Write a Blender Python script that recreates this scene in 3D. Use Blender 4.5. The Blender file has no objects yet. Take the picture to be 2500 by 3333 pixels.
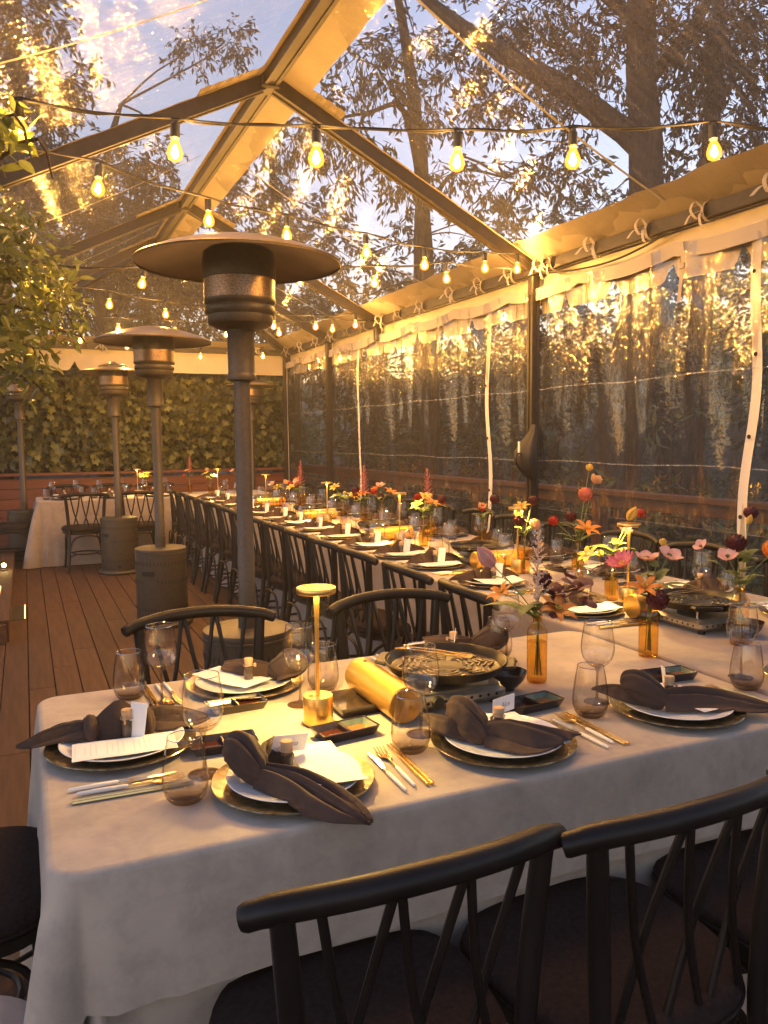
import bpy, math, random
from mathutils import Vector, Matrix

# ------------------------------------------------------------------ camera, sky, sun, exposure
S = bpy.context.scene
COL = S.collection
cam_d = bpy.data.cameras.new("camera"); cam = bpy.data.objects.new("camera", cam_d); COL.objects.link(cam)
S.camera = cam
cam_d.sensor_fit = 'VERTICAL'; cam_d.sensor_height = 24.0; cam_d.lens = 24.0 * 2610 / 3333
cam_d.clip_start = 0.02; cam_d.clip_end = 500
cam.matrix_world = Matrix(((0.9127, 0.0450, -0.4061, 0), (-0.4086, 0.0808, -0.9091, 0), (-0.0081, 0.9957, 0.0921, 1.45), (0, 0, 0, 1)))
SKY_STRENGTH = 0.15
SUN_ELEV, SUN_ROT = math.radians(3), math.radians(250)
W = bpy.data.worlds.new("World"); S.world = W; W.use_nodes = True
wn = W.node_tree; bg = wn.nodes["Background"]
sky = wn.nodes.new("ShaderNodeTexSky"); sky.sky_type = 'NISHITA'; sky.sun_disc = False
sky.sun_elevation = SUN_ELEV; sky.sun_rotation = SUN_ROT
sky.air_density = 1.0; sky.dust_density = 0.0; sky.ozone_density = 1.5
tnt = wn.nodes.new("ShaderNodeVectorMath"); tnt.operation = 'MULTIPLY'; tnt.inputs[1].default_value = (1.10, 0.83, 0.93)
wn.links.new(sky.outputs[0], tnt.inputs[0]); wn.links.new(tnt.outputs[0], bg.inputs[0]); bg.inputs[1].default_value = SKY_STRENGTH
sun_d = bpy.data.lights.new("sun", 'SUN'); sun = bpy.data.objects.new("sun", sun_d); COL.objects.link(sun)
sun_d.energy = 0.012; sun_d.angle = math.radians(35); sun_d.color = (1.0, 0.94, 0.92)
sun.rotation_euler = Vector((0.94, 0.34, -0.08)).to_track_quat('-Z', 'Y').to_euler()
S.view_settings.view_transform = 'Standard'; S.view_settings.look = 'None'
S.view_settings.exposure = 2.55; S.view_settings.gamma = 1.0; S.view_settings.use_curve_mapping = False
S.render.engine = 'CYCLES'
cy = S.cycles
cy.use_denoising = True
try: cy.denoiser = 'OPENIMAGEDENOISE'
except Exception: pass
cy.max_bounces = 10; cy.diffuse_bounces = 3; cy.glossy_bounces = 4; cy.transmission_bounces = 6
cy.transparent_max_bounces = 40; cy.caustics_reflective = False; cy.caustics_refractive = False
cy.sample_clamp_indirect = 6.0; cy.use_light_tree = True
BULB_W, BULB_C = 16.0, (1.0, 0.56, 0.165)
LAMP_W, LAMP_C = 1.5, (1.0, 0.62, 0.16)
rnd = random.Random(11)
PI = math.pi
sin, cos = math.sin, math.cos

# ------------------------------------------------------------------ materials
def nt(name):
    m = bpy.data.materials.new(name); m.use_nodes = True
    t = m.node_tree; t.nodes.clear()
    o = t.nodes.new("ShaderNodeOutputMaterial")
    return m, t, o
def node(t, typ, **kw):
    n = t.nodes.new(typ)
    for k, v in kw.items():
        if isinstance(k, str) and hasattr(n, k): setattr(n, k, v)
    return n
def texco(t, scale=(1, 1, 1), which='Object'):
    c = t.nodes.new("ShaderNodeTexCoord"); m = t.nodes.new("ShaderNodeMapping")
    m.inputs['Scale'].default_value = scale
    t.links.new(c.outputs[which], m.inputs[0]); return m.outputs[0]
def noise(t, co, scale=5, detail=3, rough=0.5, dist=0.0):
    n = t.nodes.new("ShaderNodeTexNoise"); n.inputs['Scale'].default_value = scale
    n.inputs['Detail'].default_value = detail; n.inputs['Roughness'].default_value = rough
    n.inputs['Distortion'].default_value = dist
    t.links.new(co, n.inputs['Vector']); return n.outputs[0]
def ramp(t, fac, stops):
    r = t.nodes.new("ShaderNodeValToRGB"); e = r.color_ramp.elements
    while len(e) < len(stops): e.new(0.5)
    for i, (p, c) in enumerate(stops):
        e[i].position = p; e[i].color = (c[0], c[1], c[2], 1) if hasattr(c, '__len__') else (c, c, c, 1)
    t.links.new(fac, r.inputs[0]); return r.outputs[0]
def bump(t, h, strength=0.3, dist=0.01, nrm=None):
    b = t.nodes.new("ShaderNodeBump"); b.inputs['Strength'].default_value = strength
    b.inputs['Distance'].default_value = dist; t.links.new(h, b.inputs['Height'])
    if nrm is not None: t.links.new(nrm, b.inputs['Normal'])
    return b.outputs[0]
def setp(p, **kw):
    for k, v in kw.items():
        k = {'rough': 'Roughness', 'metal': 'Metallic', 'sheen': 'Sheen Weight', 'spec': 'Specular IOR Level', 'coat': 'Coat Weight', 'sub': 'Subsurface Weight', 'trans': 'Transmission Weight'}.get(k, k)
        p.inputs[k].default_value = v
def pbr(name, c1, c2=None, scale=6, rough=0.5, metal=0.0, bumpv=0.0, bscale=None, stretch=(1, 1, 1), detail=4, rand=0.0, lo=0.35, hi=0.65, bdist=0.004, **kw):
    m, t, o = nt(name); p = t.nodes.new("ShaderNodeBsdfPrincipled")
    setp(p, rough=rough, metal=metal, **kw)
    co = texco(t, stretch)
    if c2 is not None:
        col = ramp(t, noise(t, co, scale, detail), [(lo, c1), (hi, c2)])
        if rand > 0:
            oi = t.nodes.new("ShaderNodeObjectInfo"); mr = t.nodes.new("ShaderNodeMapRange")
            mr.inputs[3].default_value = 1 - rand; mr.inputs[4].default_value = 1 + rand
            t.links.new(oi.outputs['Random'], mr.inputs[0])
            mx = t.nodes.new("ShaderNodeVectorMath"); mx.operation = 'SCALE'
            t.links.new(col, mx.inputs[0]); t.links.new(mr.outputs[0], mx.inputs['Scale']); col = mx.outputs[0]
        t.links.new(col, p.inputs['Base Color'])
    else: p.inputs['Base Color'].default_value = (*c1, 1)
    if bumpv > 0:
        t.links.new(bump(t, noise(t, co, bscale or scale * 3, 4), bumpv, bdist), p.inputs['Normal'])
    t.links.new(p.outputs[0], o.inputs[0]); return m
def emis(name, c, s):
    m, t, o = nt(name); e = t.nodes.new("ShaderNodeEmission"); e.inputs[0].default_value = (*c, 1); e.inputs[1].default_value = s
    t.links.new(e.outputs[0], o.inputs[0]); m.cycles.emission_sampling = 'NONE'; return m
def glassy(name, tint, edge, refl=0.05, rough=0.01, zgrad=None):
    """thin-walled glass: see-through, darker towards grazing edges, mirror-like reflections"""
    m, t, o = nt(name)
    tr = t.nodes.new("ShaderNodeBsdfTransparent"); gl = t.nodes.new("ShaderNodeBsdfGlossy"); gl.inputs['Roughness'].default_value = rough
    lw = t.nodes.new("ShaderNodeLayerWeight"); lw.inputs[0].default_value = 0.5
    col = ramp(t, lw.outputs['Facing'], [(0.0, tint), (0.6, tint), (1.0, edge)])
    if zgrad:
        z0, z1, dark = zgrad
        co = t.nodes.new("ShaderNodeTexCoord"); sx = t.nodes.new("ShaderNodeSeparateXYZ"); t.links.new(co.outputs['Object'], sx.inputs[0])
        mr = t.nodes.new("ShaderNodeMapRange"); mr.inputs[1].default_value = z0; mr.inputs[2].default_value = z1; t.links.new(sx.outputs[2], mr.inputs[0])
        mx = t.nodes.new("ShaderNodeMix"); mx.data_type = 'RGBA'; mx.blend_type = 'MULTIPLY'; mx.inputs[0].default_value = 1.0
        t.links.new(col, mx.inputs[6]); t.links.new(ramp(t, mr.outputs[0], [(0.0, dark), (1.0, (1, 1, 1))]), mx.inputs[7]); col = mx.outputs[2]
    t.links.new(col, tr.inputs[0])
    f = ramp(t, lw.outputs['Facing'], [(0.0, refl), (0.55, refl * 1.6), (0.85, 0.25), (1.0, 0.7)])
    mix = t.nodes.new("ShaderNodeMixShader"); t.links.new(f, mix.inputs[0]); t.links.new(tr.outputs[0], mix.inputs[1]); t.links.new(gl.outputs[0], mix.inputs[2])
    t.links.new(mix.outputs[0], o.inputs[0]); return m
def film(name, stretch, bs, veil, refl=0.085, rough=0.085, tint=(0.93, 0.92, 0.9), taut=None):
    """clear vinyl: wrinkled, slightly milky"""
    m, t, o = nt(name)
    co = texco(t, stretch); co2 = texco(t, (1, 1, 1))
    n1 = noise(t, co, 2.2, 2, 0.45, 0.6); n2 = noise(t, co2, 16.0, 2, 0.45, 1.2); n3 = noise(t, co2, 52.0, 1, 0.4)
    if taut:
        sx = t.nodes.new("ShaderNodeSeparateXYZ"); t.links.new(co2, sx.inputs[0]); mr = t.nodes.new("ShaderNodeMapRange"); mr.interpolation_type = 'SMOOTHSTEP'
        mr.inputs[1].default_value = taut[0]; mr.inputs[2].default_value = taut[1]; mr.inputs[3].default_value = taut[2]; mr.inputs[4].default_value = 1.0; t.links.new(sx.outputs[2], mr.inputs[0])
        def damp(q):
            mm = t.nodes.new("ShaderNodeMath"); mm.operation = 'MULTIPLY'; t.links.new(q, mm.inputs[0]); t.links.new(mr.outputs[0], mm.inputs[1]); return mm.outputs[0]
        n1, n2, n3 = damp(n1), damp(n2), damp(n3)
    b = bump(t, n1, 1.0, 0.006 * bs); b = bump(t, n2, 1.0, 0.0022 * bs, b); b = bump(t, n3, 1.0, 0.0008 * bs, b)
    tr = t.nodes.new("ShaderNodeBsdfTransparent"); tr.inputs[0].default_value = (*tint, 1)
    gl = t.nodes.new("ShaderNodeBsdfGlossy"); gl.inputs['Roughness'].default_value = rough; gl.inputs['Color'].default_value = (1.0, 0.94, 0.84, 1); t.links.new(b, gl.inputs['Normal'])
    lw = t.nodes.new("ShaderNodeLayerWeight"); lw.inputs[0].default_value = 0.5; t.links.new(b, lw.inputs['Normal'])
    f = ramp(t, lw.outputs['Facing'], [(0.0, refl), (0.5, refl * 1.4), (0.85, 0.2), (1.0, 0.55)])
    mix = t.nodes.new("ShaderNodeMixShader"); t.links.new(f, mix.inputs[0]); t.links.new(tr.outputs[0], mix.inputs[1]); t.links.new(gl.outputs[0], mix.inputs[2])
    df = t.nodes.new("ShaderNodeBsdfTranslucent"); df.inputs[0].default_value = (0.8, 0.78, 0.74, 1)
    d2 = t.nodes.new("ShaderNodeBsdfDiffuse"); d2.inputs[0].default_value = (0.8, 0.78, 0.74, 1)
    dm = t.nodes.new("ShaderNodeMixShader"); dm.inputs[0].default_value = 0.6; t.links.new(df.outputs[0], dm.inputs[1]); t.links.new(d2.outputs[0], dm.inputs[2])
    v = ramp(t, noise(t, co, 5.5, 6, 0.72, 0.8), [(0.30, veil * 0.45), (0.50, veil), (0.62, veil * 1.9), (0.74, veil * 4)])
    m2 = t.nodes.new("ShaderNodeMixShader"); t.links.new(v, m2.inputs[0]); t.links.new(mix.outputs[0], m2.inputs[1]); t.links.new(dm.outputs[0], m2.inputs[2])
    t.links.new(m2.outputs[0], o.inputs[0]); return m
def leafmat(name, c1, c2, transl=0.35, rough=0.45, rand=0.25, ns=3.0):
    m, t, o = nt(name)
    oi = t.nodes.new("ShaderNodeObjectInfo")
    col = ramp(t, noise(t, texco(t), ns, 3), [(0.3, c1), (0.7, c2)])
    hs = t.nodes.new("ShaderNodeHueSaturation"); mr = t.nodes.new("ShaderNodeMapRange"); mr.inputs[3].default_value = 1 - rand; mr.inputs[4].default_value = 1 + rand
    t.links.new(oi.outputs['Random'], mr.inputs[0]); t.links.new(mr.outputs[0], hs.inputs['Value']); t.links.new(col, hs.inputs['Color'])
    p = t.nodes.new("ShaderNodeBsdfPrincipled"); setp(p, rough=rough); t.links.new(hs.outputs[0], p.inputs['Base Color'])
    tl = t.nodes.new("ShaderNodeBsdfTranslucent"); t.links.new(hs.outputs[0], tl.inputs[0])
    mx = t.nodes.new("ShaderNodeMixShader"); mx.inputs[0].default_value = transl; t.links.new(p.outputs[0], mx.inputs[1]); t.links.new(tl.outputs[0], mx.inputs[2])
    t.links.new(mx.outputs[0], o.inputs[0]); return m
def cloth_mat(name, c1, c2, stretch=(1, 1, 1), bs=0.35, sheen=0.2):
    m, t, o = nt(name); p = t.nodes.new("ShaderNodeBsdfPrincipled"); setp(p, rough=0.85, sheen=sheen); p.inputs['Sheen Roughness'].default_value = 0.4
    co = texco(t, stretch)
    a = ramp(t, noise(t, co, 3.2, 6, 0.6, 0.2), [(0.3, c1), (0.7, c2)])
    sp = ramp(t, noise(t, co, 14, 6, 0.72, 0.3), [(0.28, (0.80, 0.80, 0.81)), (0.55, (1.03, 1.02, 1.0))])
    mx = t.nodes.new("ShaderNodeMix"); mx.data_type = 'RGBA'; mx.blend_type = 'MULTIPLY'; mx.inputs[0].default_value = 1.0
    t.links.new(a, mx.inputs[6]); t.links.new(sp, mx.inputs[7]); t.links.new(mx.outputs[2], p.inputs['Base Color'])
    b = bump(t, noise(t, co, 4.0, 4, 0.5, 0.4), bs, 0.03); b = bump(t, noise(t, co, 26, 4, 0.6, 0.5), bs * 0.5, 0.004, b); b = bump(t, noise(t, co, 420, 2), 0.12, 0.001, b)
    t.links.new(b, p.inputs['Normal']); t.links.new(p.outputs[0], o.inputs[0]); return m

M = {}
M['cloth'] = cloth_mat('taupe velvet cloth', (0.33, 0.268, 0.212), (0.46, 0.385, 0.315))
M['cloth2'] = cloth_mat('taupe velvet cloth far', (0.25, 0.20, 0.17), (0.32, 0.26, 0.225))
M['napkin'] = cloth_mat('brown velvet napkin', (0.042, 0.021, 0.013), (0.074, 0.039, 0.025), bs=1.1, sheen=0.05)
M['black_wood'] = pbr('black stained wood', (0.008, 0.0065, 0.006), (0.016, 0.012, 0.010), 14, rough=0.40, bumpv=0.12, stretch=(1, 1, 0.25), spec=0.24)
M['seat'] = pbr('dark brown seat fabric', (0.018, 0.012, 0.011), (0.028, 0.019, 0.017), 90, rough=0.95, bumpv=0.25, spec=0.1)
M['deck'] = pbr('deck board', (0.048, 0.022, 0.010), (0.082, 0.039, 0.018), 5, rough=0.72, spec=0.3, bumpv=0.25, stretch=(6, 0.5, 6), rand=0.16)
M['redwood'] = pbr('stained redwood', (0.12, 0.032, 0.012), (0.19, 0.055, 0.022), 4, rough=0.5, bumpv=0.15, stretch=(0.6, 6, 8), rand=0.14)
M['redwood_dim'] = pbr('dimmed redwood', (0.055, 0.017, 0.008), (0.09, 0.030, 0.014), 4, rough=0.6, bumpv=0.15, stretch=(6, 0.6, 8), rand=0.1)  # darker copy of the redwood, the railing's dimness put into its colour
M['bronze'] = pbr('hammered bronze paint', (0.048, 0.038, 0.028), (0.066, 0.052, 0.039), 60, rough=0.45, metal=0.3, bumpv=0.15, bscale=160)
M['bronze_dark'] = pbr('dark slot', (0.006, 0.005, 0.004), rough=0.8)
M['hat'] = pbr('reflector sheet', (0.26, 0.21, 0.15), (0.32, 0.26, 0.19), 5, rough=0.36, metal=0.8, bumpv=0.03)
M['mesh'] = pbr('burner screen', (0.10, 0.075, 0.055), (0.28, 0.19, 0.13), 220, rough=0.35, metal=0.9, detail=1)
M['brass'] = pbr('brushed brass', (0.78, 0.47, 0.13), (0.85, 0.54, 0.17), 40, rough=0.28, metal=1.0, bumpv=0.03, stretch=(1, 1, 6))
M['gold'] = pbr('gold enamel', (0.60, 0.33, 0.06), (0.64, 0.36, 0.07), 8, rough=0.30, metal=0.75)
M['goldmetal'] = pbr('gold cutlery', (0.95, 0.66, 0.25), rough=0.16, metal=1.0)
M['steel'] = pbr('cutlery steel', (0.62, 0.56, 0.48), rough=0.16, metal=1.0)
M['white'] = pbr('white china', (0.80, 0.78, 0.74), rough=0.16)
M['handle'] = pbr('ivory handle', (0.78, 0.73, 0.66), rough=0.3)
M['charger'] = pbr('smoky bronze glass charger', (0.26, 0.19, 0.10), (0.72, 0.54, 0.28), 60, rough=0.18, metal=0.85, detail=5, lo=0.45, hi=0.75)
M['paper'] = pbr('menu paper', (0.80, 0.77, 0.75), (0.83, 0.80, 0.78), 20, rough=0.75)
M['print'] = pbr('grey print', (0.56, 0.52, 0.52), rough=0.8)
M['ink'] = pbr('dark ink', (0.22, 0.20, 0.19), rough=0.7)
M['cork'] = pbr('cork', (0.50, 0.30, 0.15), (0.62, 0.40, 0.22), 60, rough=0.9, bumpv=0.3)
M['spice'] = pbr('dark spice', (0.055, 0.035, 0.024), (0.11, 0.07, 0.045), 220, rough=0.9)
M['twine'] = pbr('twine', (0.45, 0.28, 0.17), rough=0.9)
M['black_glaze'] = pbr('black glazed stoneware', (0.014, 0.011, 0.010), (0.045, 0.028, 0.018), 12, rough=0.18, coat=0.3)
M['teal_glaze'] = pbr('green glaze', (0.06, 0.11, 0.08), (0.17, 0.20, 0.13), 22, rough=0.14, coat=0.3)
M['soy'] = pbr('soy sauce', (0.045, 0.011, 0.004), rough=0.05)
M['ochre'] = pbr('chilli oil', (0.22, 0.085, 0.015), rough=0.06)
M['iron'] = pbr('seasoned iron', (0.012, 0.010, 0.008), (0.030, 0.024, 0.017), 30, rough=0.33, metal=0.5, bumpv=0.1)
M['iron_edge'] = pbr('polished iron ridge', (0.30, 0.25, 0.18), rough=0.3, metal=0.9)
M['burner'] = pbr('stove enamel', (0.42, 0.36, 0.27), (0.50, 0.43, 0.32), 30, rough=0.32, metal=0.75)
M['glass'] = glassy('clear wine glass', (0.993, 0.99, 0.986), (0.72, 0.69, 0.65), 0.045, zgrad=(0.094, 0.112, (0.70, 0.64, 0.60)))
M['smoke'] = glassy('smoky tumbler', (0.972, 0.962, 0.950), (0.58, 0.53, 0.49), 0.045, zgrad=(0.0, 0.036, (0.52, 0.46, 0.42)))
M['rim'] = glassy('polished rim', (0.80, 0.78, 0.76), (0.6, 0.58, 0.55), 0.6, 0.05)
M['vialglass'] = glassy('vial glass', (0.96, 0.96, 0.95), (0.5, 0.48, 0.45), 0.06)
M['amber'] = glassy('amber bottle glass', (0.95, 0.80, 0.47), (0.55, 0.32, 0.08), 0.05)
M['amberwater'] = glassy('water in amber bottle', (0.97, 0.86, 0.58), (0.78, 0.56, 0.25), 0.02)
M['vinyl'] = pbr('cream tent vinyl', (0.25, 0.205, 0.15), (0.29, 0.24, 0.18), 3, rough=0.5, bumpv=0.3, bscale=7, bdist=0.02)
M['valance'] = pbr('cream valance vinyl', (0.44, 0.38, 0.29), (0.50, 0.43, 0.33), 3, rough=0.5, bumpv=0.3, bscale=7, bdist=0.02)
M['webbing'] = pbr('webbing strap', (0.36, 0.315, 0.27), rough=0.8)
M['frame'] = pbr('dark bronze aluminium', (0.020, 0.014, 0.010), (0.030, 0.022, 0.016), 20, rough=0.45, metal=0.3)
M['roof'] = film('clear vinyl roof', (1.0, 7.0, 1.0), 1.0, 0.045, refl=0.034, rough=0.065, tint=(0.87, 0.865, 0.86))
M['wall'] = film('clear vinyl wall', (1.0, 9.0, 2.6), 1.6, 0.030, refl=0.09, rough=0.055, tint=(0.82, 0.80, 0.74), taut=(1.05, 2.3, 0.10))
M['seamfilm'] = film('welded film seam', (1.0, 9.0, 2.6), 1.0, 0.22, refl=0.2, rough=0.08)
M['seam'] = pbr('welded seam', (0.24, 0.23, 0.22), rough=0.4)
M['zip'] = pbr('zipper tape', (0.62, 0.58, 0.54), rough=0.7, bumpv=0.4, bscale=60)
M['black_plastic'] = pbr('black rubber', (0.012, 0.011, 0.010), rough=0.5)
M['bag'] = pbr('black nylon', (0.015, 0.012, 0.012), (0.022, 0.018, 0.017), 40, rough=0.65, bumpv=0.2)
M['ivy'] = leafmat('ivy leaf', (0.055, 0.070, 0.014), (0.20, 0.195, 0.046), 0.2, rand=0.4, ns=7.0)
M['ivy_stem_backing'] = pbr('ivy stems and dark backing', (0.030, 0.022, 0.012), (0.05, 0.04, 0.02), 9, rough=0.9)
M['citrus'] = leafmat('citrus leaf', (0.085, 0.115, 0.024), (0.17, 0.18, 0.045), 0.35, 0.3)
M['orange'] = pbr('unripe citrus', (0.22, 0.22, 0.03), (0.32, 0.27, 0.04), 12, rough=0.4, bumpv=0.2, bscale=120)
M['bark'] = pbr('tree bark', (0.018, 0.013, 0.010), (0.040, 0.029, 0.023), 5, rough=0.95, bumpv=0.8, bscale=9, bdist=0.05, stretch=(3, 3, 0.8))
M['leaf_dark'] = leafmat('tree leaves dark', (0.012, 0.014, 0.010), (0.028, 0.029, 0.018), 0.2)
M['leaf_mid'] = leafmat('tree leaves', (0.026, 0.029, 0.015), (0.055, 0.056, 0.028), 0.25)
M['bush'] = leafmat('undergrowth leaves', (0.055, 0.075, 0.026), (0.15, 0.18, 0.062), 0.3)
M['soil'] = pbr('leaf litter soil', (0.035, 0.026, 0.018), (0.075, 0.058, 0.036), 0.8, rough=0.95, bumpv=0.5)
M['cable'] = pbr('steel cable', (0.35, 0.33, 0.30), rough=0.35, metal=0.9)
M['wire'] = pbr('black cord', (0.012, 0.010, 0.009), rough=0.6)
M['filament'] = emis('glowing filament', (1.0, 0.62, 0.20), 30)
M['led'] = emis('lamp light panel', (1.0, 0.70, 0.22), 14)
M['strip'] = emis('light strip', (1.0, 0.45, 0.12), 1.6)
M['pathlamp'] = emis('path lamp glow', (1.0, 0.78, 0.30), 8)
m_, t_, o_ = nt('bulb glass'); _e = t_.nodes.new("ShaderNodeEmission"); _e.inputs[0].default_value = (1.0, 0.25, 0.025, 1); _e.inputs[1].default_value = 1.0
_t = t_.nodes.new("ShaderNodeBsdfTransparent"); _t.inputs[0].default_value = (1.0, 0.85, 0.6, 1); _x = t_.nodes.new("ShaderNodeMixShader"); _x.inputs[0].default_value = 0.42
t_.links.new(_t.outputs[0], _x.inputs[1]); t_.links.new(_e.outputs[0], _x.inputs[2]); t_.links.new(_x.outputs[0], o_.inputs[0]); m_.cycles.emission_sampling = 'NONE'; M['bulb'] = m_
def petal_mat(name, c1, c2, tr=0.35):
    return leafmat(name, c1, c2, tr, 0.5, 0.12, 70.0)
M['p_wine'] = petal_mat('wine petals', (0.055, 0.004, 0.010), (0.11, 0.010, 0.016), 0.15)
M['p_red'] = petal_mat('red petals', (0.42, 0.02, 0.012), (0.55, 0.05, 0.02))
M['p_coral'] = petal_mat('coral petals', (0.62, 0.15, 0.10), (0.75, 0.26, 0.18))
M['p_peach'] = petal_mat('peach petals', (0.75, 0.42, 0.20), (0.80, 0.55, 0.32))
M['p_orange'] = petal_mat('orange petals', (0.75, 0.20, 0.03), (0.80, 0.36, 0.07))
M['p_yellow'] = petal_mat('yellow petals', (0.75, 0.50, 0.08), (0.80, 0.62, 0.16))
M['p_pink'] = petal_mat('pink petals', (0.70, 0.33, 0.32), (0.76, 0.52, 0.46))
M['p_magenta'] = petal_mat('magenta petals', (0.60, 0.06, 0.13), (0.74, 0.28, 0.30))
M['p_astilbe'] = petal_mat('pink plume', (0.62, 0.16, 0.16), (0.72, 0.30, 0.26))
M['p_cream'] = petal_mat('cream plume', (0.68, 0.50, 0.38), (0.74, 0.60, 0.48))
M['p_purple'] = petal_mat('purple leaves', (0.075, 0.020, 0.026), (0.15, 0.045, 0.050), 0.2)
M['green'] = petal_mat('flower leaf', (0.13, 0.18, 0.05), (0.24, 0.29, 0.09), 0.35)
M['stem'] = petal_mat('flower stem', (0.16, 0.20, 0.06), (0.26, 0.27, 0.09), 0.2)
M['beige'] = cloth_mat('beige upholstery', (0.30, 0.24, 0.21), (0.36, 0.29, 0.25), bs=0.2)

# ------------------------------------------------------------------ mesh builder
class MB:
    def __init__(s): s.v = []; s.f = []; s.mi = []
    def add(s, vs, fs, mi=0):
        b = len(s.v); s.v += [tuple(p) for p in vs]
        for f in fs: s.f.append([b + i for i in f]); s.mi.append(mi)
    def box(s, c, d, rot=None, mi=0, bev=0.0):
        x, y, z = d[0] / 2, d[1] / 2, d[2] / 2
        if bev > 0:
            b = bev; rings = []
            def rr(zz, ins):
                X, Y = x - ins, y - ins; k = min(b, X, Y) * 0.999
                out = []
                for (cx, cy, a0) in ((X - k, Y - k, 0), (-X + k, Y - k, PI / 2), (-X + k, -Y + k, PI), (X - k, -Y + k, 1.5 * PI)):
                    for j in range(4):
                        a = a0 + j / 3 * PI / 2; out.append((cx + k * cos(a), cy + k * sin(a), zz))
                return out
            e = min(b * 0.5, z * 0.9)
            rings = [rr(-z, e), rr(-z + e, 0), rr(z - e, 0), rr(z, e)]
            vs = []; fs = []
            for r in rings: vs += r
            n = 16
            for i in range(3):
                for j in range(n): fs.append([i * n + j, i * n + (j + 1) % n, (i + 1) * n + (j + 1) % n, (i + 1) * n + j])
            fs.append(list(range(n))[::-1]); fs.append([3 * n + j for j in range(n)])
        else:
            vs = [(-x, -y, -z), (x, -y, -z), (x, y, -z), (-x, y, -z), (-x, -y, z), (x, -y, z), (x, y, z), (-x, y, z)]
            fs = [[3, 2, 1, 0], [4, 5, 6, 7], [0, 1, 5, 4], [1, 2, 6, 5], [2, 3, 7, 6], [3, 0, 4, 7]]
        if rot is not None: vs = [rot @ Vector(p) for p in vs]
        s.add([(p[0] + c[0], p[1] + c[1], p[2] + c[2]) for p in vs], fs, mi)
    def loft(s, rings, mi=0, cap=True, closed=False):
        n = len(rings[0]); vs = [p for r in rings for p in r]; fs = []
        m = len(rings)
        for i in range(m if closed else m - 1):
            i2 = (i + 1) % m
            for j in range(n): fs.append([i * n + j, i * n + (j + 1) % n, i2 * n + (j + 1) % n, i2 * n + j])
        if cap and not closed: fs.append(list(range(n))[::-1]); fs.append([(m - 1) * n + j for j in range(n)])
        s.add(vs, fs, mi)
    def tube(s, pts, r, n=8, mi=0, cap=True, closed=False, flat=None):
        P = [Vector(p) for p in pts]; m = len(P); rs = r if hasattr(r, '__len__') else [r] * m
        rings = []; up = None
        for i in range(m):
            a = P[i - 1] if (i > 0 or closed) else P[0]; b = P[(i + 1) % m] if (i < m - 1 or closed) else P[-1]
            d = (b - a); d = d.normalized() if d.length > 1e-9 else Vector((0, 0, 1))
            if up is None:
                up = Vector((0, 0, 1)) if abs(d.z) < 0.9 else Vector((1, 0, 0))
            u = (up - d * up.dot(d)); u = u.normalized() if u.length > 1e-6 else d.orthogonal().normalized()
            up = u; w = d.cross(u); fl = flat or 1.0
            rings.append([P[i] + (w * cos(2 * PI * j / n) + u * sin(2 * PI * j / n) * fl) * rs[i] for j in range(n)])
        s.loft(rings, mi, cap, closed)
    def lathe(s, prof, n=20, c=(0, 0, 0), mi=0, cap=False):
        vs = []; fs = []; idx = []
        for (r, z) in prof:
            if r < 1e-6: idx.append([len(vs)]); vs.append((c[0], c[1], c[2] + z))
            else:
                idx.append(list(range(len(vs), len(vs) + n)))
                vs += [(c[0] + r * cos(2 * PI * j / n), c[1] + r * sin(2 * PI * j / n), c[2] + z) for j in range(n)]
        for a, b in zip(idx[:-1], idx[1:]):
            for j in range(n):
                k = (j + 1) % n
                if len(a) == 1 and len(b) == 1: break
                if len(a) == 1: fs.append([a[0], b[k], b[j]])
                elif len(b) == 1: fs.append([a[j], a[k], b[0]])
                else: fs.append([a[j], a[k], b[k], b[j]])
        if cap and len(idx[-1]) > 1: fs.append(idx[-1])
        s.add(vs, fs, mi)
    def grid(s, fn, nu, nv, mi=0):
        vs = [fn(i / nu, j / nv) for i in range(nu + 1) for j in range(nv + 1)]
        fs = [[i * (nv + 1) + j, (i + 1) * (nv + 1) + j, (i + 1) * (nv + 1) + j + 1, i * (nv + 1) + j + 1] for i in range(nu) for j in range(nv)]
        s.add(vs, fs, mi)
    def mesh(s, name, *mats, smooth=True, angle=38):
        me = bpy.data.meshes.new(name); me.from_pydata(s.v, [], s.f)
        for m in mats: me.materials.append(M[m])
        if len(mats) > 1: me.polygons.foreach_set('material_index', s.mi)
        if smooth:
            me.polygons.foreach_set('use_smooth', [True] * len(s.f))
            try: me.set_sharp_from_angle(angle=math.radians(angle))
            except Exception: pass
        me.update(); return me

def link(o, parent=None):
    COL.objects.link(o)
    if parent is not None: o.parent = parent
    return o
def part(name, me, parent, label=None, kind=None, loc=None, rot=None):
    o = bpy.data.objects.new(name, me); link(o, parent)
    if label: o['label'] = label
    if kind: o['kind'] = kind
    if loc is not None: o.location = loc
    if rot is not None: o.rotation_euler = rot
    return o
def tag(o, label, cat, group=None, kind=None):
    o['label'] = label; o['category'] = cat
    if group: o['group'] = group
    if kind: o['kind'] = kind
    return o
def thing(name, label, cat, loc=(0, 0, 0), rz=0.0, group=None, me=None):
    o = bpy.data.objects.new(name, me); link(o); o.location = loc; o.rotation_euler = (0, 0, rz)
    return tag(o, label, cat, group)
def structure(name, me=None):
    o = bpy.data.objects.new(name, me); link(o); o['kind'] = 'structure'; return o
def spawn(kit, label, loc, rz=0.0, group=None, scale=None):
    """kit = (name, category, own mesh or None, [(part, mesh, [(sub, mesh)...])...])"""
    name, cat, me, parts = kit
    root = thing(name, label, cat, loc, rz, group, me)
    if scale: root.scale = (scale,) * 3
    for pn, pm, subs in parts:
        p = part(pn, pm, root)
        for sn, sm in subs: part(sn, sm, p)
    return root
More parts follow.
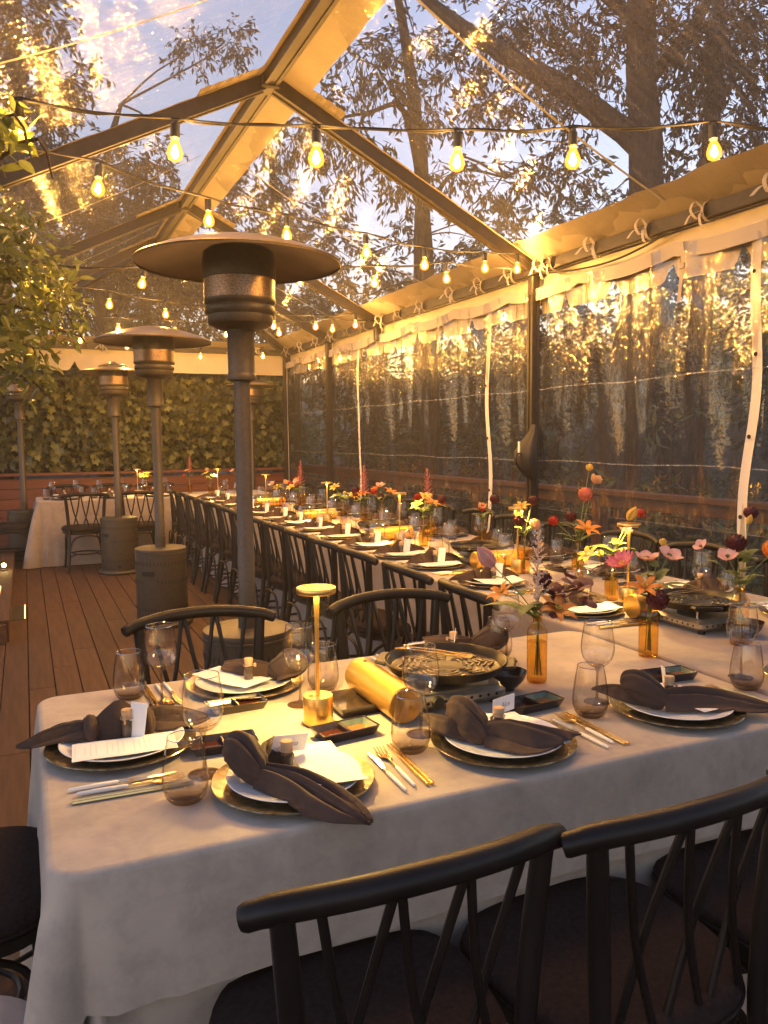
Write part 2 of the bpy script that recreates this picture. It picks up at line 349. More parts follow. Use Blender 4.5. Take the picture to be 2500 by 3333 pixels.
ORD = ['first', 'second', 'third', 'fourth', 'fifth', 'sixth', 'seventh', 'eighth', 'ninth', 'tenth', 'eleventh', 'twelfth', 'thirteenth', 'fourteenth', 'fifteenth', 'sixteenth', 'seventeenth', 'eighteenth']
def lerp(a, b, t): return a + (b - a) * t
def smooth_path(ctrl, n=6):
    """Catmull-Rom through the control points"""
    P = [Vector(p) for p in ctrl]; out = []
    for i in range(len(P) - 1):
        p0 = P[max(i - 1, 0)]; p1 = P[i]; p2 = P[i + 1]; p3 = P[min(i + 2, len(P) - 1)]
        for k in range(n):
            t = k / n
            out.append(0.5 * ((2 * p1) + (p2 - p0) * t + (2 * p0 - 5 * p1 + 4 * p2 - p3) * t * t + (3 * p1 - p0 - 3 * p2 + p3) * t ** 3))
    out.append(P[-1]); return out
T = 0.755     # height of the table tops
# ================================================================== SETTING
def hz(x, y):
    d = max(0.0, x - 4.2)
    h = -0.35 - 2.0 * min(1, d / 3.0) + max(0, d - 5.5) * 0.22
    h += max(0.0, y - 13) * 0.10 + 0.35 * sin(x * 0.7 + 1) * cos(y * 0.6) * min(1, d / 3)
    return min(h, 7.0)
mb = MB()
xs = [-140, -60, -25, -10, -5, 0, 3, 4.2, 5, 6, 7, 8, 9, 10, 12, 14, 17, 20, 25, 32, 45, 70, 140]
ys = [-140, -60, -25, -10, -5, 0, 2, 4, 6, 8, 10, 12, 14, 16, 18, 21, 25, 32, 45, 70, 140]
vs = [(x, y, hz(x, y)) for x in xs for y in ys]; ny = len(ys)
mb.add(vs, [[i * ny + j, (i + 1) * ny + j, (i + 1) * ny + j + 1, i * ny + j + 1] for i in range(len(xs) - 1) for j in range(ny - 1)])
structure('ground', mb.mesh('ground', 'soil'))

# ---- deck: every board an object
deck = structure('deck')
mb = MB(); mb.box((0.6, 5.5, -0.12), (7.4, 14.4, 0.1)); part('dark_underside', mb.mesh('dark_underside', 'black_wood', smooth=False), deck)  # one dark slab standing in for the shade under the boards
BW = 0.139
board_me = {}
def board(L, w=BW, th=0.024, mat='deck'):
    k = (round(L, 3), w, mat)
    if k not in board_me:
        b = MB(); b.box((0, 0, -th / 2), (w, L, th), bev=0.004); board_me[k] = b.mesh('board', mat, angle=30)
    return board_me[k]
gx = -3.0; i = 0
while gx < 4.15:
    y = -1.6 - (i * 1.37) % 1.8
    while y < 12.4:
        L = [2.4, 3.0, 1.8, 3.6][(i * 7 + int(y * 3)) % 4]
        if not (-0.12 < gx < 0.0 and y < 7.4 < y + L):
            part('board', board(L - 0.004), deck, loc=(gx, y + L / 2, -rnd.random() * 0.0025))
        else:
            for a, b_ in ((y, 7.06), (7.70, y + L)):
                if b_ - a > 0.05: part('board', board(b_ - a - 0.004), deck, loc=(gx, (a + b_) / 2, 0))
            gx_light = gx
        y += L
    gx += 0.1445; i += 1
# light let into the deck
def floor_light(label, x, y0, y1, z):
    r = thing('deck_light', label, 'deck light', (x, (y0 + y1) / 2, z), 0, 'lights let into the boards')
    b = MB(); b.box((0, 0, -0.008), (0.134, y1 - y0 - 0.008, 0.02), bev=0.003); part('cover', b.mesh('cover', 'bronze'), r)
    b = MB(); b.box((0.055, 0, 0.003), (0.007, y1 - y0 - 0.06, 0.004)); part('light_strip', b.mesh('light_strip', 'strip', smooth=False), r)
floor_light('dark deck light cover with a glowing amber strip, flush in the floor', gx_light, 7.06, 7.70, 0.002)
# raised platform on the left
pl = thing('platform', 'low raised wooden platform at the left edge of the deck', 'platform', (-0.8, 8.0, 0))
for k in range(9):
    part('board', board(4.4), pl, loc=(-0.58 + k * 0.1445, 0.5, 0.164))
b = MB(); b.box((0, 0.5, 0.068), (1.28, 4.36, 0.135)); part('riser', b.mesh('riser', 'deck', smooth=False), pl)
b = MB(); b.box((0.6, -1.72, 0.07), (0.05, 0.06, 0.138)); part('corner_block', b.mesh('corner_block', 'deck', smooth=False), pl)
floor_light('second deck light cover with amber strip, up on the raised platform', -0.30, 7.2, 7.8, 0.170)
pth = thing('path_lamp', 'small lit globe lamp standing on the raised platform', 'path lamp', (-0.235, 8.75, 0.164))
b = MB(); b.lathe([(0, 0), (0.03, 0), (0.03, 0.012), (0.008, 0.016), (0.008, 0.04), (0, 0.04)], 14); part('stand', b.mesh('stand', 'bronze'), pth)
b = MB(); b.lathe([(0, 0.036), (0.015, 0.041), (0.021, 0.056), (0.015, 0.071), (0, 0.077)], 14); part('globe', b.mesh('globe', 'pathlamp'), pth)
l_ = bpy.data.lights.new('path_light', 'POINT'); l_.energy = 0.25; l_.color = LAMP_C; l_.shadow_soft_size = 0.03
lo = bpy.data.objects.new('path_light', l_); link(lo, pth); lo.location = (0, 0, 0.11)

# ---- redwood back wall with bench
bw = thing('bench_wall', 'red-brown timber bench wall of horizontal boards below the ivy', 'wall', (1.0, 11.62, 0))
for k in range(7):
    b = MB(); b.box((0, 0, 0), (5.6, 0.03, 0.128), bev=0.006)
    part('board', b.mesh('board', 'redwood', angle=30), bw, loc=(0, 0.0 if k % 2 else 0.002, 0.07 + k * 0.135))
b = MB(); b.box((0, -0.03, 1.005), (5.6, 0.14, 0.035), bev=0.006); part('cap_rail', b.mesh('cap_rail', 'redwood', angle=30), bw)
for k in range(3):
    b = MB(); b.box((0, 0, 0), (5.6, 0.125, 0.03), bev=0.006); part('seat_plank', b.mesh('seat_plank', 'redwood', angle=30), bw, loc=(0, -0.09 - 0.135 * k, 0.44))
b = MB(); b.box((0, -0.36, 0.21), (5.6, 0.02, 0.40)); part('seat_front', b.mesh('seat_front', 'redwood', smooth=False), bw)

# ---- ivy hedge
def leaf_into(mb, pts, pos, X, Y, N, s, cup=0.12, mi=0):
    L = [(x, y) for x, y in pts if x <= 1e-6]; R = [(x, y) for x, y in pts if x >= -1e-6]
    for side in (L, R):
        mb.add([pos + X * (x * s) + Y * (y * s) + N * (s * (abs(x) * cup - y * y * 0.06)) for x, y in side], [list(range(len(side)))], mi)
IVY = [(0, 0), (-0.22, 0.16), (-0.50, 0.10), (-0.42, -0.20), (-0.52, -0.48), (-0.22, -0.50), (0, -0.95)]
IVY = IVY + [(-x, y) for x, y in IVY[-2:0:-1]]
def split_leaf(pts): return pts
def ivy_basis():
    n = Vector((rnd.gauss(0, 0.55), -1, rnd.gauss(0.25, 0.45))).normalized()
    a = rnd.gauss(0, 0.75); d = Vector((sin(a), 0, cos(a))); Y = (d - n * d.dot(n)).normalized(); X = Y.cross(n)
    return X, Y, n
hedge = thing('ivy_hedge', 'tall dense wall of dark green ivy above the timber bench', 'ivy hedge', (1.0, 11.95, 1.0))
b = MB()
for k in range(160):
    x = rnd.uniform(-3.2, 2.7); p = [Vector((x, rnd.uniform(-0.02, 0.12), 0.0))]
    for j in range(7): p.append(p[-1] + Vector((rnd.gauss(0, 0.10), rnd.gauss(0, 0.02), rnd.uniform(0.18, 0.32))))
    b.tube(p, [0.009 * (1 - j / 9) for j in range(8)], 4)
b.box((-0.2, 0.25, 0.72), (6.4, 0.1, 1.5)); o = part('stems', b.mesh('stems', 'ivy_stem_backing', smooth=False), hedge, kind='stuff')  # the box is an added dark sheet for the shaded depth behind the leaves
def hedge_top(x): return 1.75 + 0.22 * sin(x * 2.1 + 0.5) + 0.15 * sin(x * 5.3)
leaf_meshes = []
for k in range(5):
    b = MB(); leaf_into(b, IVY, Vector((0, 0, 0)), Vector((1, 0, 0)), Vector((0, 1, 0)), Vector((0, 0, 1)), 0.10 * (0.75 + 0.13 * k), 0.05 + 0.07 * k)
    leaf_meshes.append(b.mesh('leaf', 'ivy'))
for k in range(300):
    x = rnd.uniform(-1.15, 2.45); z = rnd.uniform(0.04, 1.6)
    X, Y, n = ivy_basis(); o = part('leaf', rnd.choice(leaf_meshes), hedge)
    o.matrix_basis = Matrix.Translation((x, -0.16 - 0.05 * rnd.random(), z + 0.06)) @ Matrix((X, Y, n)).transposed().to_4x4()
b = MB()
for k in range(7200):
    x = rnd.uniform(-3.3, 2.75); z = rnd.uniform(0.0, hedge_top(x)); X, Y, n = ivy_basis()
    dpt = rnd.random() ** 1.6 * 0.28
    leaf_into(b, IVY, Vector((x, -0.14 + dpt + (0.12 if z > 1.5 else 0) - 0.10 * sin(x * 3.1 + 1.3 * sin(z * 2.7)) * sin(z * 4.3 + x), z + 0.05)), X, Y, n, rnd.choice([0.05, 0.065, 0.08, 0.095, 0.12]) * rnd.uniform(0.9, 1.1), rnd.uniform(0.0, 0.4))
part('leaves', b.mesh('leaves', 'ivy'), hedge, kind='stuff')

# ---- deck railing outside the clear wall
rl = thing('deck_railing', 'red-brown deck railing with wire cables outside the clear wall', 'railing', (3.95, 0, 0))
for k in range(3):
    b = MB(); b.box((0, 0, 0), (0.13, 4.3, 0.036), bev=0.006); part('top_rail', b.mesh('top_rail', 'redwood_dim', angle=30), rl, loc=(0, 0.3 + k * 4.31 + 1.0, 1.035))
    b = MB(); b.box((0, 0, 0), (0.036, 4.3, 0.085), bev=0.006); part('under_rail', b.mesh('under_rail', 'redwood_dim', angle=30), rl, loc=(0, 0.3 + k * 4.31 + 1.0, 0.973))
pb = MB(); pb.box((0, 0, 0.50), (0.088, 0.088, 1.0), bev=0.006); pme = pb.mesh('rail_post', 'redwood_dim', angle=30)
for k in range(8): part('rail_post', pme, rl, loc=(0, -0.5 + k * 1.78, 0))
for k in range(7):
    b = MB(); b.tube([(0, -1, 0), (0, 12.6, 0)], 0.0028, 5); part('cable', b.mesh('cable', 'cable'), rl, loc=(0, 0, 0.16 + k * 0.115))

# ---- trees
def limb(mb, pts, radii, n=9, seg=5):
    P = smooth_path(pts, seg); m = len(P); k = len(radii) - 1
    rs = []
    for i in range(m):
        t = i / (m - 1) * k; a = min(int(t), k - 1); rs.append(lerp(radii[a], radii[a + 1], t - a) * rnd.uniform(0.94, 1.06))
    mb.tube([p + Vector((rnd.gauss(0, 1), rnd.gauss(0, 1), 0)) * r * 0.06 for p, r in zip(P, rs)], rs, n)
def leaves(mb, cx, cy, cz, r, n, L, droop=0.5, squash=0.8):
    """twig sprays: leaves sit in runs along short drooping twigs so that gaps open between them"""
    done = 0
    while done < n:
        u = Vector((rnd.gauss(0, 1), rnd.gauss(0, 1), rnd.gauss(0, 0.8))); u.normalize()
        st = Vector((cx, cy, cz)) + u * (r * rnd.random() ** 0.5); d = (u + Vector((rnd.gauss(0, 0.5), rnd.gauss(0, 0.5), -droop + rnd.gauss(0, 0.3)))).normalized()
        k = rnd.randint(7, 15); ln = rnd.uniform(0.2, 0.42)
        mb.tube([st - d * ln * 0.3, st + d * ln * 0.4, st + d * ln + Vector((0, 0, -0.05))], [0.007, 0.005, 0.002], 3, mi=1)
        for j in range(k):
            p = st + d * (ln * j / k) + Vector((rnd.gauss(0, 0.03), rnd.gauss(0, 0.03), rnd.gauss(0, 0.03)))
            a = (d * 0.6 + Vector((rnd.gauss(0, 0.6), rnd.gauss(0, 0.6), rnd.gauss(-droop, 0.4)))).normalized()
            w = a.cross(Vector((rnd.gauss(0, 1), rnd.gauss(0, 1), rnd.gauss(0, 1)))).normalized(); l = L * rnd.uniform(0.6, 1.25); ww = l * 0.17
            mb.add([p, p + a * l * 0.45 + w * ww, p + a * l, p + a * l * 0.45 - w * ww], [[0, 1, 2, 3]])
        done += k
def tree(label, base, trunk, radii, clusters, dens, L, mat='leaf_dark', limbs=(), droop=0.5, name='tree', group=None):
    r = thing(name, label, 'tree', base, 0, group)
    B = Vector(base); b = MB(); limb(b, [Vector(p) - B for p in trunk], radii, 12)
    part('trunk', b.mesh('trunk', 'bark'), r)
    b = MB()
    for pts, rr in limbs:
        b2 = MB(); limb(b2, [Vector(p) - B for p in pts], rr); part('limb', b2.mesh('limb', 'bark'), r)
    top = [Vector(p) for p in trunk[1:]] + [Vector(p) for pts, _ in limbs for p in pts]
    for c in clusters:
        cv = Vector(c[:3]); q = min(top, key=lambda t: (t - cv).length)
        mid = (q + cv) / 2 + Vector((rnd.gauss(0, .15), rnd.gauss(0, .15), 0.15))
        b.tube(smooth_path([q - B, mid - B, cv - B], 3), [0.022, 0.019, 0.016, 0.014, 0.012, 0.009, 0.006], 5, mi=1)
        n = int(dens * 19 * c[3] ** 2.0 * 100)
        leaves(b, *(cv - B), c[3], n, L, droop)
    part('crown', b.mesh('crown', mat, 'bark', smooth=False), r); return r
CL = {
'big': [[7.46, 7.59, 6.15, 0.66], [8.3, 7.73, 5.76, 0.58], [8.0, 8.44, 6.04, 0.61], [6.76, 8.5, 6.58, 0.58], [6.47, 9.16, 6.36, 0.52], [6.09, 9.92, 6.85, 0.54], [6.5, 8.51, 5.55, 0.4], [6.16, 9.24, 5.82, 0.42], [5.66, 10.07, 6.41, 0.41], [5.4, 10.81, 7.11, 0.5], [5.87, 9.93, 5.91, 0.35], [7.3, 8.79, 6.35, 0.48], [8.22, 8.82, 5.32, 0.35], [6.63, 8.96, 5.15, 0.27], [8.49, 7.72, 6.51, 0.52], [6.63, 9.73, 7.29, 0.57], [7.4, 8.0, 7.6, 0.8], [6.5, 9.3, 8.3, 0.8], [5.5, 10.2, 8.3, 0.7]],
'hang': [[3.24, 8.82, 5.11, 0.36], [3.51, 8.66, 4.74, 0.31], [3.09, 9.19, 4.86, 0.3], [3.83, 8.49, 4.43, 0.26], [4.15, 8.33, 4.22, 0.26], [2.85, 9.53, 4.99, 0.25], [4.41, 9.48, 5.85, 0.35], [4.05, 9.66, 6.14, 0.35], [3.46, 8.98, 4.37, 0.24], [4.79, 8.62, 4.54, 0.27], [5.45, 8.87, 4.46, 0.32], [5.83, 8.72, 4.69, 0.29], [6.67, 8.9, 4.73, 0.27], [4.91, 9.44, 5.53, 0.32]],
'far1': [[4.23, 15.09, 6.18, 0.48], [3.89, 15.18, 5.58, 0.48], [4.84, 14.77, 5.74, 0.52], [5.65, 15.48, 5.47, 0.55], [3.59, 15.35, 6.01, 0.39], [4.5, 14.86, 5.14, 0.52], [6.13, 15.22, 5.01, 0.51]],
'far2': [[7.62, 15.74, 5.81, 0.39], [8.22, 15.41, 5.21, 0.44], [9.04, 15.08, 5.6, 0.49], [6.71, 14.93, 4.73, 0.42], [5.61, 15.41, 4.64, 0.46], [9.6, 14.87, 5.98, 0.34]],
'left1': [[0.21, 11.39, 6.23, 0.35], [0.54, 11.28, 6.63, 0.29], [0.23, 11.31, 5.54, 0.35], [0.6, 11.66, 5.2, 0.33], [-0.01, 11.36, 5.03, 0.35], [0.02, 11.53, 6.75, 0.4]],
'left2': [[1.04, 13.1, 5.11, 0.48], [1.56, 12.91, 5.46, 0.35], [2.0, 13.24, 5.26, 0.4], [1.52, 13.41, 4.83, 0.43], [2.25, 13.75, 6.01, 0.26], [0.53, 13.33, 5.12, 0.42], [0.19, 13.43, 4.57, 0.42], [3.02, 14.73, 8.21, 0.36], [3.62, 14.48, 8.36, 0.36], [0.88, 14.22, 4.6, 0.45]],  # two highest clusters added to stand in for a tree mirrored in the roof
'back1': [[1.7, 16.04, 4.47, 0.48], [2.27, 15.82, 4.81, 0.43], [2.9, 16.06, 4.48, 0.49], [2.07, 15.81, 3.78, 0.52], [1.36, 16.13, 3.79, 0.48], [3.19, 15.85, 3.76, 0.49], [3.76, 16.24, 4.66, 0.42]],
'back2': [[4.92, 15.69, 4.28, 0.51], [4.39, 15.87, 3.73, 0.46], [5.85, 16.37, 4.26, 0.49], [0.9, 16.37, 4.14, 0.43], [0.44, 16.61, 4.49, 0.52], [0.48, 16.51, 3.71, 0.43]],
}
tree('big old tree with thick dark trunk and one heavy limb reaching left over the tent', (6.6, 7.9, -2.6),
     [(6.6, 7.9, -2.6), (6.65, 7.95, 0.66), (6.96, 7.97, 2.27), (7.21, 8.0, 3.64), (7.23, 8.11, 4.85), (7.25, 8.22, 6.0), (7.3, 8.35, 7.55), (7.5, 8.5, 9.5)], [0.42, 0.36, 0.30, 0.24, 0.21, 0.19, 0.16, 0.08],
     CL['big'], 1.15, 0.12, 'leaf_dark',
     limbs=[([(7.24, 8.1, 5.0), (6.51, 8.52, 5.66), (5.96, 9.15, 6.27), (5.54, 9.73, 6.84), (5.08, 10.46, 7.68)], [0.17, 0.14, 0.12, 0.10, 0.05]),
            ([(7.25, 8.2, 5.8), (7.9, 8.0, 6.6), (8.4, 7.7, 7.8)], [0.10, 0.07, 0.03]),
            ([(7.24, 8.1, 6.4), (6.8, 8.7, 7.2), (6.3, 9.4, 8.4)], [0.10, 0.07, 0.03])])
tree('slim straight tree rising right of the big old trunk', (9.0, 9.0, -2.0), [(9.0, 9.0, -2.2), (9.08, 9.1, 1.04), (9.33, 9.2, 3.11), (9.43, 9.31, 4.63), (9.59, 9.37, 5.94), (9.73, 9.42, 7.11), (9.84, 9.54, 8.77)],
     [0.26, 0.2, 0.17, 0.15, 0.13, 0.11, 0.06], [[9.3, 8.8, 6.6, 0.6], [10.2, 9.0, 6.0, 0.6], [9.9, 9.2, 7.6, 0.8], [9.0, 9.6, 7.4, 0.6], [10.6, 9.2, 5.0, 0.5], [9.2, 9.0, 5.6, 0.35]], 0.8, 0.14)
tree('tree with hanging leafy branches over the middle of the tent roof', (5.9, 11.2, -1.6), [(5.9, 11.2, -2), (5.7, 11.0, 2.0), (5.4, 10.6, 4.6), (5.0, 10.2, 6.4), (4.5, 9.8, 7.6)], [0.2, 0.15, 0.11, 0.08, 0.03],
     CL['hang'], 1.25, 0.115, 'leaf_mid', limbs=[([(5.3, 10.5, 5.0), (4.6, 9.6, 5.6), (3.8, 8.9, 5.2), (3.1, 9.0, 5.0)], [0.05, 0.035, 0.02, 0.008]), ([(5.4, 10.6, 4.6), (5.3, 9.5, 4.9), (5.7, 8.9, 4.7)], [0.04, 0.025, 0.01])], droop=0.8)
tree('distant pale tree seen through the roof left of the middle rafter', (4.6, 15.3, 0), [(4.6, 15.3, -0.5), (4.6, 15.2, 3), (4.5, 15.0, 6), (4.4, 15.0, 7)], [0.22, 0.16, 0.08, 0.03], CL['far1'], 0.75, 0.17, 'leaf_mid')
tree('distant tree low behind the right eave of the tent', (7.8, 15.6, 0), [(7.8, 15.6, -1), (7.8, 15.5, 3), (7.7, 15.4, 5.6), (7.7, 15.4, 6.4)], [0.2, 0.15, 0.08, 0.03], CL['far2'], 0.7, 0.17, 'leaf_mid')
tree('dark tree behind the ivy at the upper left corner', (-0.3, 11.9, 0), [(-0.3, 12.3, -0.4), (-0.2, 12.0, 3), (0.1, 11.6, 5.6), (0.2, 11.5, 7.6)], [0.16, 0.12, 0.08, 0.03], CL['left1'] + [[-0.6, 11.6, 6.0, 0.5], [-0.5, 11.6, 5.0, 0.5], [-0.7, 11.7, 7.0, 0.5], [0.35, 11.5, 5.9, 0.5], [0.15, 11.4, 6.9, 0.5], [0.75, 11.6, 6.1, 0.4], [0.5, 11.6, 4.8, 0.45], [0.05, 11.4, 4.5, 0.45]], 1.3, 0.13, 'leaf_dark')
tree('leafy tree behind the ivy seen through the left roof panels', (1.2, 13.6, 0), [(1.2, 13.7, -0.4), (1.2, 13.6, 3), (1.3, 13.4, 5.4), (1.6, 13.4, 6.6)], [0.16, 0.12, 0.07, 0.03], CL['left2'] + [[1.3, 13.2, 4.6, 0.6], [0.7, 13.2, 5.2, 0.55], [1.9, 13.4, 4.6, 0.6], [2.4, 13.6, 5.0, 0.5], [0.3, 13.3, 4.2, 0.5], [1.0, 13.4, 4.1, 0.5], [1.7, 13.3, 5.7, 0.4], [2.2, 13.5, 4.2, 0.5]], 1.35, 0.13, 'leaf_dark')
tree('bushy tree rising just above the ivy left of the tall heaters', (2.2, 16.3, 0), [(2.2, 16.3, -0.4), (2.2, 16.2, 2.5), (2.3, 16.0, 4.4)], [0.16, 0.12, 0.05], CL['back1'] + [[2.6, 16.0, 4.1, 0.5], [1.9, 15.9, 3.3, 0.6], [3.4, 16, 3.3, 0.6], [2.0, 15.8, 4.9, 0.6], [2.7, 16, 4.7, 0.55], [3.4, 15.9, 4.3, 0.5], [1.4, 15.9, 4.4, 0.6]], 1.6, 0.14, 'leaf_dark')
tree('bushy tree beyond the ivy at the far corner of the tent', (4.9, 16.2, 0), [(4.9, 16.3, -0.4), (4.9, 16.2, 2.5), (4.9, 16.0, 4.2)], [0.16, 0.12, 0.05], CL['back2'] + [[5.3, 15.8, 3.4, 0.7], [4.5, 15.6, 3.0, 0.7], [6.1, 15.8, 3.2, 0.7]], 1.5, 0.14, 'leaf_dark')
# woodland down the slope beyond the railing: trunks one can tell apart
for k, (x, y, h, r_) in enumerate([(6.2, 12.2, 6, 0.10), (8.2, 12.4, 7, 0.14), (7.6, 10.3, 5.5, 0.09), (10.8, 11.4, 8, 0.16), (11.6, 8.6, 8, 0.18), (9.9, 6.9, 7, 0.13), (6.9, 16.2, 6, 0.12), (12.6, 13.2, 9, 0.2)]):
    z = hz(x, y) - 0.2; lx, ly = rnd.uniform(-0.4, 0.4), rnd.uniform(-0.3, 0.3)
    cl = [[x + lx + rnd.gauss(0, 0.8), y + ly + rnd.gauss(0, 0.8), z + h * rnd.uniform(0.42, 0.95), rnd.uniform(0.5, 0.85)] for _ in range(8)]
    tree(['slender dark tree below the deck beyond the far end of the railing', 'woodland tree behind the second clear wall panel', 'thin leaning tree close outside the clear wall', 'taller woodland tree deep beyond the tent post with the bag',
          'thick woodland tree right of the big leaning trunk', 'woodland tree at the right edge beyond the railing', 'far tree in the gap beside the ivy corner', 'tallest woodland tree high up the slope'][k],
         (x, y, z), [(x, y, z), (x + lx * 0.4, y + ly * 0.4, z + h * 0.4), (x + lx, y + ly, z + h * 0.8), (x + lx * 1.3, y + ly, z + h)], [r_, r_ * 0.8, r_ * 0.5, 0.02], cl, 0.62, 0.16, 'leaf_dark' if k % 2 else 'leaf_mid', group='woodland trees beyond the railing', droop=0.35)
b = MB()
for k in range(420):
    x = rnd.uniform(5.2, 17); y = rnd.uniform(1.5, 19); g = hz(x, y)
    if x < 6 and y < 6: continue
    leaves(b, x, y, g + rnd.uniform(0.0, 2.0 + 0.06 * x), rnd.uniform(0.35, 0.8), 110, 0.17, 0.2)
for k in range(420):
    x = rnd.uniform(-6, 34); y = rnd.uniform(16, 34) if x < 17 else rnd.uniform(0, 30); g = hz(x, y)
    leaves(b, x, y, g + rnd.uniform(0.0, 3.6 if x > 5 else 1.8), rnd.uniform(0.7, 1.5), 80, 0.34, 0.2)
for k in range(300):
    x = rnd.uniform(10, 25); y = rnd.uniform(3, 27); leaves(b, x, y, rnd.uniform(1.2, 6.2) + 0.04 * x, rnd.uniform(0.7, 1.3), 85, 0.26, 0.3)
o = structure('undergrowth', b.mesh('undergrowth', 'bush', 'bark', smooth=False)); o['kind'] = 'stuff'

# ---- citrus tree reaching in from the left
ct = thing('citrus_tree', 'leafy citrus tree reaching in from the left under the tent', 'tree', (-1.0, 4.9, 0))
B = Vector((-1.0, 4.9, 0))
b = MB(); limb(b, [(0, 0, -0.1), (0.05, 0.05, 0.9), (0.12, 0.2, 1.7), (0.3, 0.4, 2.3)], [0.07, 0.055, 0.045, 0.03], 10); part('trunk', b.mesh('trunk', 'bark'), ct)
CC = [(-0.02, 5.6, 2.68, .27), (0.16, 5.7, 2.50, .24), (0.03, 5.5, 2.27, .27), (.24, 5.8, 2.30, .20), (-.22, 5.4, 2.5, .38), (.06, 5.9, 2.08, .22), (-.14, 5.6, 2.0, .24), (.24, 5.9, 2.55, .12), (0.33, 5.95, 2.18, .10), (-.3, 5.2, 2.1, .3), (-.03, 3.15, 2.55, .11), (.04, 3.2, 2.50, .07), (-.12, 3.6, 2.6, .2), (-.4, 4.3, 2.5, .35), (0.04, 5.9, 1.86, .16)]
for c in CC:
    cv = Vector(c[:3]) - B; b = MB(); s0 = Vector((0.12, 0.2, 1.7)) if c[1] > 4.5 else Vector((0.05, 0.0, 1.5))
    P = smooth_path([s0, (s0 + cv) / 2 + Vector((0, 0, 0.2)), cv, cv + Vector((0.1, 0.05, -0.1))], 4); b.tube(P, [lerp(0.018, 0.003, i / (len(P) - 1)) for i in range(len(P))], 6)
    part('branch', b.mesh('branch', 'bark'), ct)
CIT = [(0, 0), (-0.16, 0.18), (-0.21, 0.42), (-0.15, 0.72), (0, 1.0)]; CIT = CIT + [(-x, y) for x, y in CIT[-2:0:-1]]
cme = []
for k in range(4):
    b = MB(); leaf_into(b, CIT, Vector((0, 0, 0)), Vector((1, 0, 0)), Vector((0, 1, 0)), Vector((0, 0, 1)), 0.075 + 0.011 * k, 0.25); cme.append(b.mesh('leaf', 'citrus'))
def cit_basis():
    a = Vector((rnd.gauss(0.25, 0.6), rnd.gauss(-0.2, 0.6), rnd.gauss(-0.35, 0.5))).normalized(); n = Vector((rnd.gauss(0, .5), rnd.gauss(-0.4, .5), rnd.gauss(0.7, .4)))
    n = (n - a * n.dot(a)).normalized(); return a.cross(n), a, n
def cit_pos():
    c = rnd.choices(CC, weights=[c[3] ** 2 for c in CC])[0]; u = Vector((rnd.gauss(0, 1), rnd.gauss(0, 1), rnd.gauss(0, 1))).normalized() * c[3] * rnd.random() ** 0.4
    return Vector(c[:3]) + u - B
for k in range(300):
    while True:
        p = cit_pos(); q = p + B
        if q.x > -0.03 * q.y - 0.05: break
    X, Y, n = cit_basis(); o = part('leaf', cme[k % 4], ct); o.matrix_basis = Matrix.Translation(p) @ Matrix((X, Y, n)).transposed().to_4x4()
b = MB()
for k in range(1200):
    X, Y, n = cit_basis(); leaf_into(b, CIT, cit_pos(), X, Y, n, rnd.uniform(0.06, 0.105), 0.25)
part('leaves', b.mesh('leaves', 'citrus'), ct, kind='stuff')
b = MB(); b.lathe([(0, -0.036), (0.022, -0.03), (0.036, -0.008), (0.037, 0.008), (0.024, 0.029), (0, 0.035)], 16)
fme = b.mesh('fruit', 'orange')
for c in ((0.05, 5.75, 2.02), (-0.16, 5.5, 2.16)): part('fruit', fme, ct, loc=Vector(c) - B)

# ================================================================== TENT
EX, LX, RX, ZE, ZR = 3.5, -0.5, 1.5, 2.72, 3.72
YB = [-0.68, 2.2, 5.08, 7.97, 9.48]; YE = 11.28
tent = thing('tent', 'clear-roofed frame tent with dark pipes and cream vinyl trim', 'tent', (0, 0, 0))
def pipe(name, a, b_, r=0.032, flat=True):
    m = MB(); A, Bv = Vector(a), Vector(b_); d = (Bv - A).normalized(); side = d.cross(Vector((0, 0, 1)))
    side = side.normalized() if side.length > 1e-4 else Vector((1, 0, 0)); up = side.cross(d)
    prof = [(-1, -1), (-0.45, -1), (-0.40, -0.82), (0.40, -0.82), (0.45, -1), (1, -1), (1, 1), (-1, 1)]    # keder-track extrusion
    m.loft([[P + side * (x * r) + up * (y * r) for x, y in prof] for P in (A, Bv)]); part(name, m.mesh(name, 'frame', angle=20), tent)
def slope_z(x): return ZE + (ZR - ZE) * (1 - abs(x - RX) / 2.0)
zo = -0.045
for a, b_ in zip(YB[:-1], YB[1:]):
    pipe('ridge_beam', (RX, a + 0.03, ZR + zo), (RX, b_ - 0.03, ZR + zo), 0.044)
for y in YB:
    for ex in (EX, LX):
        s = 1 if ex > RX else -1
        pipe('rafter', (RX + s * 0.04, y, ZR + zo - 0.02), (ex - s * 0.05, y, ZE + zo + 0.025), 0.042)
    m = MB(); m.box((RX, y, ZR + zo - 0.015), (0.13, 0.13, 0.085), bev=0.02); m.box((RX, y, ZR + zo + 0.0), (0.30, 0.085, 0.06), bev=0.015); part('ridge_joint', m.mesh('ridge_joint', 'frame'), tent)
